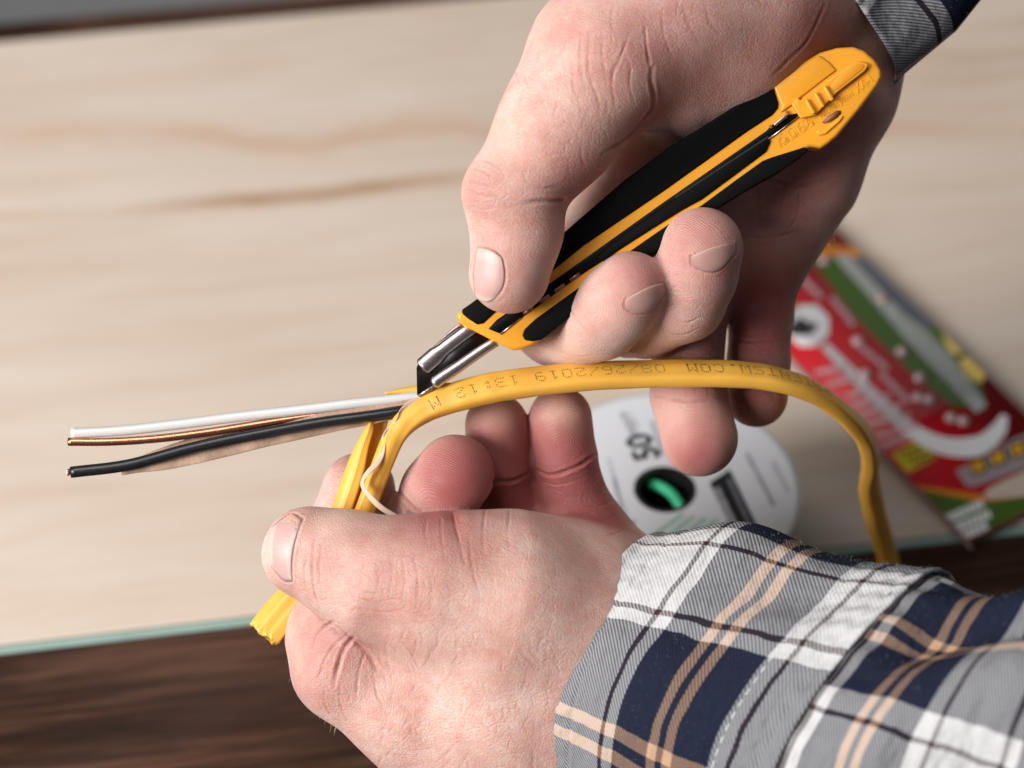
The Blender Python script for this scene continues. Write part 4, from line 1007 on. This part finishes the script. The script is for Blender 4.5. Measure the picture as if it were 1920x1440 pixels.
def card_box(name, a0, a1, b0, b1, z0, z1, mat, parent, bev=0.0, seg=3):
    V = [cardpt(a, b_, z) for z in (z0, z1) for b_ in (b0, b1) for a in (a0, a1)]
    F = [(0, 2, 3, 1), (4, 5, 7, 6), (0, 1, 5, 4), (1, 3, 7, 5), (3, 2, 6, 7), (2, 0, 4, 6)]
    o = mesh_obj(name, V, F, mat, parent, smooth=True)
    bm = bmesh.new(); bm.from_mesh(o.data); bmesh.ops.recalc_face_normals(bm, faces=bm.faces); bm.to_mesh(o.data); bm.free()
    if bev: bevel(o, bev, seg, 30)
    return o
card_box('card', 0.003, top_, 0.003, wd_ - 0.002, HC - 0.0006, HC, redm, pack)
def clearm():
    m = bpy.data.materials.new('clear_blister_plastic'); m.use_nodes = True; nt = m.node_tree; nt.nodes.clear(); q = NT(nt)
    out = q.n('ShaderNodeOutputMaterial'); tr = q.n('ShaderNodeBsdfTransparent'); gl = q.n('ShaderNodeBsdfGlossy'); gl.inputs['Roughness'].default_value = 0.06
    tr.inputs[0].default_value = (0.95, 0.95, 0.95, 1)
    fr = q.n('ShaderNodeFresnel'); fr.inputs[0].default_value = 1.5
    bn = q.bump(q.noise(q.coord(), 120, 3), 0.9, 0.0012); nt.links.new(bn, gl.inputs['Normal']); nt.links.new(bn, fr.inputs['Normal'])
    mx = q.n('ShaderNodeMixShader'); nt.links.new(q.math('MINIMUM', q.math('MULTIPLY', fr.outputs[0], 0.22), 0.5), mx.inputs[0]); nt.links.new(tr.outputs[0], mx.inputs[1]); nt.links.new(gl.outputs[0], mx.inputs[2]); nt.links.new(mx.outputs[0], out.inputs[0])
    return m
clr = clearm()
h1, h2, h3, h4 = HC + 1e-4, HC + 2e-4, HC + 3e-4, HC + 4e-4
def on_card(pts, m_=0.0035):
    """keep a traced outline within the card"""
    out = []
    for x, y in pts:
        g = ground(x, y, HC); a = float((g - pa) @ e1); b_ = float((g - pa) @ e2)
        out.append((min(max(a, 0.0032), top_ - .001), min(max(b_, 0.0032), wd_ - 0.0022)))
    return out
def cpatch(name, pts, h, mat, rnd=0):
    if rnd: pts = spline(pts, rnd, True)
    V = [cardpt(a, b_, h) for a, b_ in on_card(pts)]
    s_ = sum(V[i - 1][0] * V[i][1] - V[i][0] * V[i - 1][1] for i in range(len(V)))
    if s_ < 0: V = V[::-1]
    return mesh_obj(name, V, [tuple(range(len(V)))], mat, pack, smooth=False)
cpatch('printed_panel', [(1700, 918), (1841, 928), (2050, 950), (2050, 1000), (1812, 1040), (1700, 950)], h1, orp)
cpatch('printed_panel', [(1700, 930), (1841, 943), (2050, 964), (2050, 1060), (1812, 1060)], h2, grn)
cpatch('printed_panel', [(1440, 455), (1575, 462), (1632, 452), (1660, 490), (1560, 484), (1440, 476)], h1, orp)
cpatch('printed_panel', [(1480, 476), (1640, 476), (1760, 590), (1850, 680), (1850, 760), (1790, 765), (1700, 692), (1600, 592), (1530, 500)], h1, grn)
cpatch('printed_panel', [(1560, 478), (1600, 480), (1780, 662), (1850, 760), (1830, 775), (1775, 716), (1700, 640), (1620, 545)], h2, plain('pale_silver_print', (0.36, 0.38, 0.36), 0.4))
cpatch('printed_panel', [(1596, 484), (1636, 474), (1768, 600), (1736, 618), (1690, 586)], h3, plain('dark_grey_print', (0.09, 0.10, 0.13), 0.4))
cpatch('printed_badge', [(1515 + 42 * math.cos(a), 612 + 42 * math.sin(a)) for a in np.arange(8) / 8 * 6.283 + .39], h3, pw_)
cpatch('printed_badge', [(1480, 610), (1500, 596), (1520, 608), (1534, 606), (1530, 620), (1510, 632), (1480, 628)], h4, pk)
yb = plain('pale_yellow_print', (0.80, 0.58, 0.13), 0.45)
cpatch('printed_figure', [(1768, 622), (1790, 618), (1806, 640), (1800, 664), (1780, 658)], h3, yb, 4); cpatch('printed_figure', [(1800, 676), (1826, 672), (1846, 696), (1838, 718), (1812, 706)], h3, yb, 4)
cpatch('printed_panel', [(1672, 852), (1722, 826), (1756, 858), (1702, 888)], h2, ylp)
for k in range(3):
    bars_ = [(1684 + 14 * k, 856 + 9 * k - 2), (1726 + 12 * k, 838 + 9 * k)]
    a, b_ = np.array(bars_[0], float), np.array(bars_[1], float); nq = np.array([2.0, 3.0])
    for t0 in (0, .28, .52, .78): cpatch('print_line', [a + (b_ - a) * t0 - nq, a + (b_ - a) * (t0 + .18) - nq, a + (b_ - a) * (t0 + .18) + nq, a + (b_ - a) * t0 + nq], h4, pk)
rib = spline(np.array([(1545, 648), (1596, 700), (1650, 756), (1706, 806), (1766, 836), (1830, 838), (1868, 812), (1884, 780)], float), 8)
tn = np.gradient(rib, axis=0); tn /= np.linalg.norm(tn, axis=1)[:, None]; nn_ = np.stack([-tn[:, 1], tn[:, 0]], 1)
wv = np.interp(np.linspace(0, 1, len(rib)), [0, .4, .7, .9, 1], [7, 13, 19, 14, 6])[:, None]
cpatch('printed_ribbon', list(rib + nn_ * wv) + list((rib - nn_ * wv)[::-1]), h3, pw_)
pinkw = plain('pale_pink_print', (0.62, 0.42, 0.44), 0.45)
for (p0, p1) in (((1530, 700), (1590, 690)), ((1552, 722), (1618, 706)), ((1590, 744), (1640, 728)), ((1600, 762), (1664, 744)), ((1610, 780), (1684, 762)), ((1622, 798), (1700, 780)), ((1642, 820), (1718, 800)), ((1650, 838), (1700, 822)), ((1600, 640), (1660, 690)), ((1560, 560), (1600, 610)), ((1650, 700), (1700, 750)), ((1500, 520), (1540, 560))):
    x = 0.0; d = np.array(p1, float) - p0; L = np.linalg.norm(d); d /= L; nq = np.array([-d[1], d[0]]) * 5
    while x < L:
        l = random.uniform(4, 9); a = np.array(p0) + d * x; b_ = np.array(p0) + d * (x + l)
        cpatch('print_line', [a - nq, b_ - nq, b_ + nq, a + nq], h4, pinkw); x += l + random.uniform(1.5, 3)
for p0, p1 in (((1772, 976), (1836, 948)), ((1784, 994), (1856, 964)), ((1796, 1010), (1850, 986))):
    x = 0.0; d = np.array(p1, float) - p0; L = np.linalg.norm(d); d /= L; nq = np.array([-d[1], d[0]]) * 8
    while x < L:
        l = random.uniform(7, 12); a = np.array(p0) + d * x; b_ = np.array(p0) + d * (x + l)
        cpatch('print_line', [a - nq, b_ - nq, b_ + nq, a + nq], h3, pw_); x += l + 2
cpatch('hang_hole', [(1846, 925), (1870, 908), (1960, 872), (1960, 922), (1868, 936), (1850, 934)], h3, plain('pale_hole_board', (0.55, 0.46, 0.38), 0.6), 3)
# maker's tiles on the pale strip
cpatch('printed_label', [(1792, 884), (1812, 912), (1826, 914), (2000, 850), (1990, 800), (1940, 808), (1900, 824)], h3, plain('mauve_grey_print', (0.32, 0.26, 0.28), 0.4))
vv = ground(1905, 845, HC) - ground(1830, 878, HC); ang_ = math.atan2(vv[1], vv[0])
for k, ch in enumerate('OLFA'):
    cx_, cy_ = 1832 + 37.5 * k, 877 - 16 * k
    cpatch('printed_tile', [(cx_ - 17, cy_ - 9), (cx_ + 14, cy_ - 21), (cx_ + 22, cy_ + 6), (cx_ - 8, cy_ + 19)], HC + 4e-4, pk)
    cpatch('printed_tile', [(cx_ - 13, cy_ - 5), (cx_ + 8, cy_ - 14), (cx_ + 15, cy_ + 4), (cx_ - 5, cy_ + 13)], HC + 5e-4, plain('amber_print', (0.80, 0.42, 0.01), 0.4) if k == 0 else bpy.data.materials['amber_print'])
    text('lettering', ch, 3.2, (cx_ + 1, cy_ - 1), ang_, 0, pk, pack, plane='ground', h=HC + 6e-4, bold=0.02)
card_box('blister', 0.052, 0.150, 0.010, wd_ - 0.010, HC + 0.0012, HC + 0.009, clr, pack, 0.0045, 4)
card_box('clear_rim', 0.0, top_, 0.0016, 0.0028, HC - 0.0005, HC - 0.0001, plain('frosted_clear_edge', (0.30, 0.24, 0.22), 0.5, spec=0.2), pack)

# ------------------------------------------------------------------ shirt sleeves
def plaid():
    m, nt, b = new_mat('plaid_flannel'); q = NT(nt)
    uv = q.n('ShaderNodeUVMap', uv_map='cloth'); sp = q.n('ShaderNodeSeparateXYZ'); nt.links.new(uv.outputs[0], sp.inputs[0])
    wp = q.n('ShaderNodeTexNoise'); nt.links.new(uv.outputs[0], wp.inputs['Vector']); wp.inputs['Scale'].default_value = 0.09; wp.inputs['Detail'].default_value = 2
    sw = q.n('ShaderNodeSeparateXYZ'); nt.links.new(wp.outputs['Color'], sw.inputs[0])
    U = q.math('ADD', sp.outputs[0], q.math('MULTIPLY', q.math('SUBTRACT', sw.outputs[0], .5), 2.2))
    V = q.math('ADD', sp.outputs[1], q.math('MULTIPLY', q.math('SUBTRACT', sw.outputs[1], .5), 2.2))
    WH, NV, TN, BR = (0.52, 0.515, 0.52), (0.0035, 0.007, 0.023), (0.46, 0.28, 0.175), (0.035, 0.014, 0.014)
    # sett, mm: white 0-32 with two dark lines, navy 32-69 with two tan lines
    st = [(0, WH), (5.3, BR), (6.7, WH), (26.8, BR), (28.2, WH), (32, NV), (44.6, TN), (47.6, NV), (50.0, TN), (53.0, NV)]
    def sett(x, off):
        f = q.math('FRACT', q.math('DIVIDE', q.math('ADD', x, off), 65.0))
        return q.ramp(f, [(p / 65.0, c) for p, c in st], 'CONSTANT')
    cu = sett(U, OFFU)
    st2 = [(0, WH), (5.3, BR), (6.7, WH), (26.8, BR), (28.2, WH), (32, NV), (56.0, TN), (59.2, NV), (62.0, TN), (65.2, NV)]
    cv = q.ramp(q.math('FRACT', q.math('DIVIDE', q.math('ADD', V, OFFV), 82.0)), [(p_ / 82.0, c) for p_, c in st2], 'CONSTANT')
    tw = q.math('FRACT', q.math('DIVIDE', q.math('SUBTRACT', sp.outputs[0], sp.outputs[1]), 1.15))
    tw = q.math('MULTIPLY', q.math('PINGPONG', tw, 0.5), 2.0)
    tws = q.ramp(tw, [(0.32, 0.0), (0.68, 1.0)])
    c = q.mix(tws, cu, cv)
    c = q.mix(0.42, c, q.mix(0.5, cu, cv))
    dk = q.n('ShaderNodeMix', data_type='RGBA', blend_type='DARKEN'); dk.inputs[0].default_value = 1.0; nt.links.new(cu, dk.inputs[6]); nt.links.new(cv, dk.inputs[7])
    c = q.mix(0.30, c, dk.outputs[2])
    fz = q.noise(uv.outputs[0], 2.2, 4, 0.7)
    c = q.mix(q.math('MULTIPLY', fz, 0.05), c, (0.35, 0.34, 0.37))
    nt.links.new(c, b.inputs['Base Color'])
    b.inputs['Roughness'].default_value = 0.95; b.inputs['Specular IOR Level'].default_value = 0.1
    b.inputs['Sheen Weight'].default_value = 0.0; b.inputs['Sheen Roughness'].default_value = 0.6
    h = q.math('ADD', q.math('MULTIPLY', tw, 0.5), q.math('MULTIPLY', fz, 0.8))
    big = q.noise(q.map(uv.outputs[0], scale=(1, .6, 1)), 0.11, 3)
    n1 = q.bump(big, 0.8, 0.004)
    nt.links.new(q.bump(h, 0.6, 0.00035, n1), b.inputs['Normal'])
    return m
OFFU, OFFV = 26.8 - 20.5, 26.8 - 37.4 + 82
PL = plaid()
def G(x, c, w_): return math.exp(-((x - c) / w_) ** 2)
def sleeve(name, C0, axis, up, rfun, L0, L1, nl, na, parent, disp, label=None, thick=0.8, v0=0.0, close=True, slant=0.0, u0=0.0, us=1.0):
    """tube of cloth; s along the arm (mm), angle from 'up' towards the viewer"""
    a = np.array(axis, float); a /= np.linalg.norm(a); up = np.array(up, float); up -= a * (a @ up); up /= np.linalg.norm(up)
    n = np.cross(up, a); n = n if n[2] > 0 else -n
    V, UVs = [], []
    for i in range(nl + 1):
        s_ = L0 + (L1 - L0) * i / nl
        for j in range(na):
            ph = -math.pi + 2 * math.pi * j / (na - 1)
            ru_, rn_ = rfun(s_, ph); dd = disp(s_, ph)
            V.append(C0 + a * (s_ + slant * min(1, s_ / 70) * G(ph, 1.9, .9)) + up * (ru_ + dd) * math.cos(ph) + n * (rn_ + dd) * math.sin(ph))
            UVs.append(((s_ - L0) * us + L0 + u0, ph * 38.2 * us + v0))
    F = [(i * na + j, (i + 1) * na + j, (i + 1) * na + j + 1, i * na + j + 1) for i in range(nl) for j in range(na - 1)]
    V = np.array(V)
    N = normals(V, np.array(F)); mid = V.mean(0)
    if np.mean(np.sum(N * (V - (C0 + a * ((V - C0) @ a)[:, None])), 1)) < 0: F = [f[::-1] for f in F]
    o = mesh_obj(name, W(V), np.array(F), PL, parent, uv=np.array(UVs), label=label)
    m = o.modifiers.new('t', 'SOLIDIFY'); m.thickness = thick * 0.001; m.offset = -1
    return o, (a, up, n)
C0 = mm(1165, 1272, -6)
th_, tl_ = math.radians(33), math.radians(17)
AX = np.array([math.cos(th_) * math.cos(tl_), -math.cos(th_) * math.sin(tl_), math.sin(th_)])
UPV = np.array([math.sin(tl_), math.cos(tl_), 0])
def cuff_disp(s_, ph):
    d = 0.35 * math.sin(ph * 5 + s_ * .03) + 0.3 * math.sin(ph * 3 - s_ * .07)
    d += 7.6 * G(ph, 0.05 + s_ * .003, .42) * G(s_, 24, 19)
    d -= 1.6 * G(ph, 1.0 + s_ * .004, .16) * G(s_, 34, 22); d += 1.2 * G(ph, 1.75 - s_ * .003, .2) * G(s_, 40, 20)             # bulge along the top of the cuff
    d -= 2.4 * G(ph, 0.78 - s_ * .002, .20) * G(s_, 52, 20)
    d += 1.0 * G(ph, 1.35, .3) * G(s_, 50, 24)
    d += 0.7 * G(s_, 0.8, 1.6) + 0.5 * G(s_, 76, 2)                        # turned edges
    d -= 0.5 * G(s_, 9.5, 0.7) + 0.5 * G(s_, 60, .8) + .3 * G(s_, 73, .6)   # stitch lines draw the cloth in
    d += 0.22 * math.sin(ph * 46 + math.sin(s_)) * (G(s_, 70, 9) + G(s_, 6, 6) * .6)
    return d
def cuff_r(s_, ph): return (37.5 + 0.19 * s_, 34.5 + 0.03 * s_)
cuff, (ca_, cu_, cn_) = sleeve('cuff', C0, AX, UPV, cuff_r, 0, 77, 110, 300, person, cuff_disp, 'buttoned plaid cuff at the lower wrist', slant=-12.0)
def slv_disp(s_, ph):
    k = min(1, max(0, (s_ - 74) / 16))
    d = 0.5 * math.sin(ph * 26 + 1.3 * math.sin(s_ * .09)) * G(s_, 79, 9)          # gathers at the seam
    w = ph + 0.010 * (s_ - 80)
    d += k * (9.5 * G(w, 1.35, .30) * G(s_, 118, 30) + 8.0 * G(w, 2.35, .35) * G(s_, 110, 34) + 8.0 * G(w - .002 * s_, 0.30, .26) * G(s_, 132, 26)
              - 7.0 * G(w, .85, .2) * G(s_, 104, 24) - 6.5 * G(w, 1.85, .17) * G(s_, 112, 30))
    d += k * (1.6 * math.sin(ph * 4 + s_ * .06) + 1.1 * math.sin(ph * 7 - s_ * .10 + 1))
    d -= 3.2 * G(s_, 92, 9) * G(ph, .35, .5)                                        # dip behind the cuff on top
    return d
def slv_r(s_, ph): return (50.5 + 0.15 * (s_ - 72), 35.6 + 0.04 * (s_ - 72))
slv, _ = sleeve('sleeve', C0, AX, UPV, slv_r, 74, 205, 170, 320, person, slv_disp, 'loose folded plaid sleeve of the lower arm', v0=30.0, slant=-12.0, u0=22.0 - 80.0, us=1.38)
# stitches on the cuff
Vq, Fq = [], []
for s0, dens in ((60, 1.0), ):
    ph = -0.4
    while ph < 2.9:
        l = 1.3 / 35; b0 = len(Vq)
        for (pp, side) in ((ph, -.13), (ph, .13), (ph + l, .13), (ph + l, -.13)):
            ru_, rn_ = cuff_r(s0, pp); dd = cuff_disp(s0, pp) + .22
            Vq.append(C0 + ca_ * (s0 + side - 12.0 * min(1, s0 / 70) * G(pp, 1.9, .9)) + cu_ * (ru_ + dd) * math.cos(pp) + cn_ * (rn_ + dd) * math.sin(pp))
        Fq.append((b0, b0 + 1, b0 + 2, b0 + 3)); ph += l + 1.0 / 35
stt = mesh_obj('stitching', W(np.array(Vq)), Fq, plain('white_thread', (0.62, 0.64, 0.68), 0.8), None, smooth=False); adopt(stt, cuff); stt['kind'] = 'stuff'
# upper sleeve, coming in from the top right
C1 = mm(1478, 8, -20)
AX1 = np.array([0.66, 0.70, -0.28]); UP1 = np.array([-0.70, 0.66, 0.0])
def up_disp(s_, ph):
    d = 0.6 * math.sin(ph * 5 + s_ * .05) + 1.0 * math.sin(ph * 3 + s_ * .04)
    d += 6.0 * G(ph, 2.75, .32) * (0.25 + 0.75 * min(1, s_ / 22)) - 3.5 * G(ph, 2.2, .16) * min(1, s_ / 14) + 0.5 * G(s_, .8, 1.4)
    return d
def up_r(s_, ph): return (33.5 + 0.0 * s_, 30.0 + .03 * s_)
cuff2, _ = sleeve('cuff', C1, AX1, UP1, up_r, 0, 90, 90, 240, person, up_disp, 'open plaid cuff at the upper wrist', v0=44, u0=6)
C2 = mm(1512, 10, -34)
cuff3, _ = sleeve('cuff_flap', C2, AX1 + np.array([-.12, .1, 0]), UP1, lambda s_, ph: (31 + .02 * s_, 27), 2, 60, 50, 160, person, lambda s_, ph: 0.8 * math.sin(ph * 4) + 1.5 * G(ph, 2.6, .5), 'dark underside flap of the open cuff', v0=-52, u0=38)
adopt(cuff3, cuff2) if False else None

# ------------------------------------------------------------------ glints on the blister: glossy domes added only to catch the lamps as highlights
glint = plain('glint_gloss', (0.45, 0.30, 0.30), 0.08, spec=0.8, coat=1.0)
for (x, y) in ((1545, 489), (1622, 702), (1608, 640), (1724, 709), (1721, 746), (1742, 750), (1783, 784), (1806, 790), (1690, 660), (1655, 560)):
    c = ground(x, y, HC + 0.0006); V_, F_ = [], []; rr = 0.0022
    for i in range(7):
        a = math.pi / 2 * i / 6
        for k in range(14):
            b_ = 2 * math.pi * k / 14; V_.append((c[0] + rr * math.cos(a) * math.cos(b_), c[1] + rr * math.cos(a) * math.sin(b_), c[2] + rr * 0.8 * math.sin(a)))
    for i in range(6):
        for k in range(14): F_.append((i * 14 + k, i * 14 + (k + 1) % 14, (i + 1) * 14 + (k + 1) % 14, (i + 1) * 14 + k))
    mesh_obj('glint_dome', V_, F_, glint, pack)

# ------------------------------------------------------------------ nap of the flannel: short loose fibres standing off the cloth
def nap(src, n, L, seed):
    r = np.random.default_rng(seed); dg = bpy.context.evaluated_depsgraph_get(); me = src.data
    nv = len(me.vertices); co = np.empty(nv * 3, np.float32); me.vertices.foreach_get('co', co); co = co.reshape(-1, 3).astype(float)
    nr = np.empty(nv * 3, np.float32); me.vertices.foreach_get('normal', nr); nr = nr.reshape(-1, 3).astype(float)
    ix = r.integers(0, nv, n); p0 = co[ix] + r.normal(0, 0.0002, (n, 3)); n0 = nr[ix] + r.normal(0, .5, (n, 3)); n0 /= np.linalg.norm(n0, axis=1)[:, None]
    s_ = r.normal(0, 1, (n, 3)); s_ /= np.linalg.norm(s_, axis=1)[:, None]; l = (L * r.uniform(.4, 1, n))[:, None]
    V = np.stack([p0 - s_ * 3e-5, p0 + s_ * 3e-5, p0 + n0 * l + s_ * l * .3], 1).reshape(-1, 3) + worldloc(src)
    F = np.arange(3 * n, dtype=np.int32).reshape(-1, 3)
    o = mesh_obj('nap', V, [tuple(f) for f in F], fibre, src, smooth=False); o['kind'] = 'stuff'
fibre = plain('loose_cotton_fibre', (0.32, 0.32, 0.35), 0.9)
nap(cuff, 9000, 0.0011, 1); nap(slv, 9000, 0.0013, 2); nap(cuff2, 3000, 0.0009, 3)
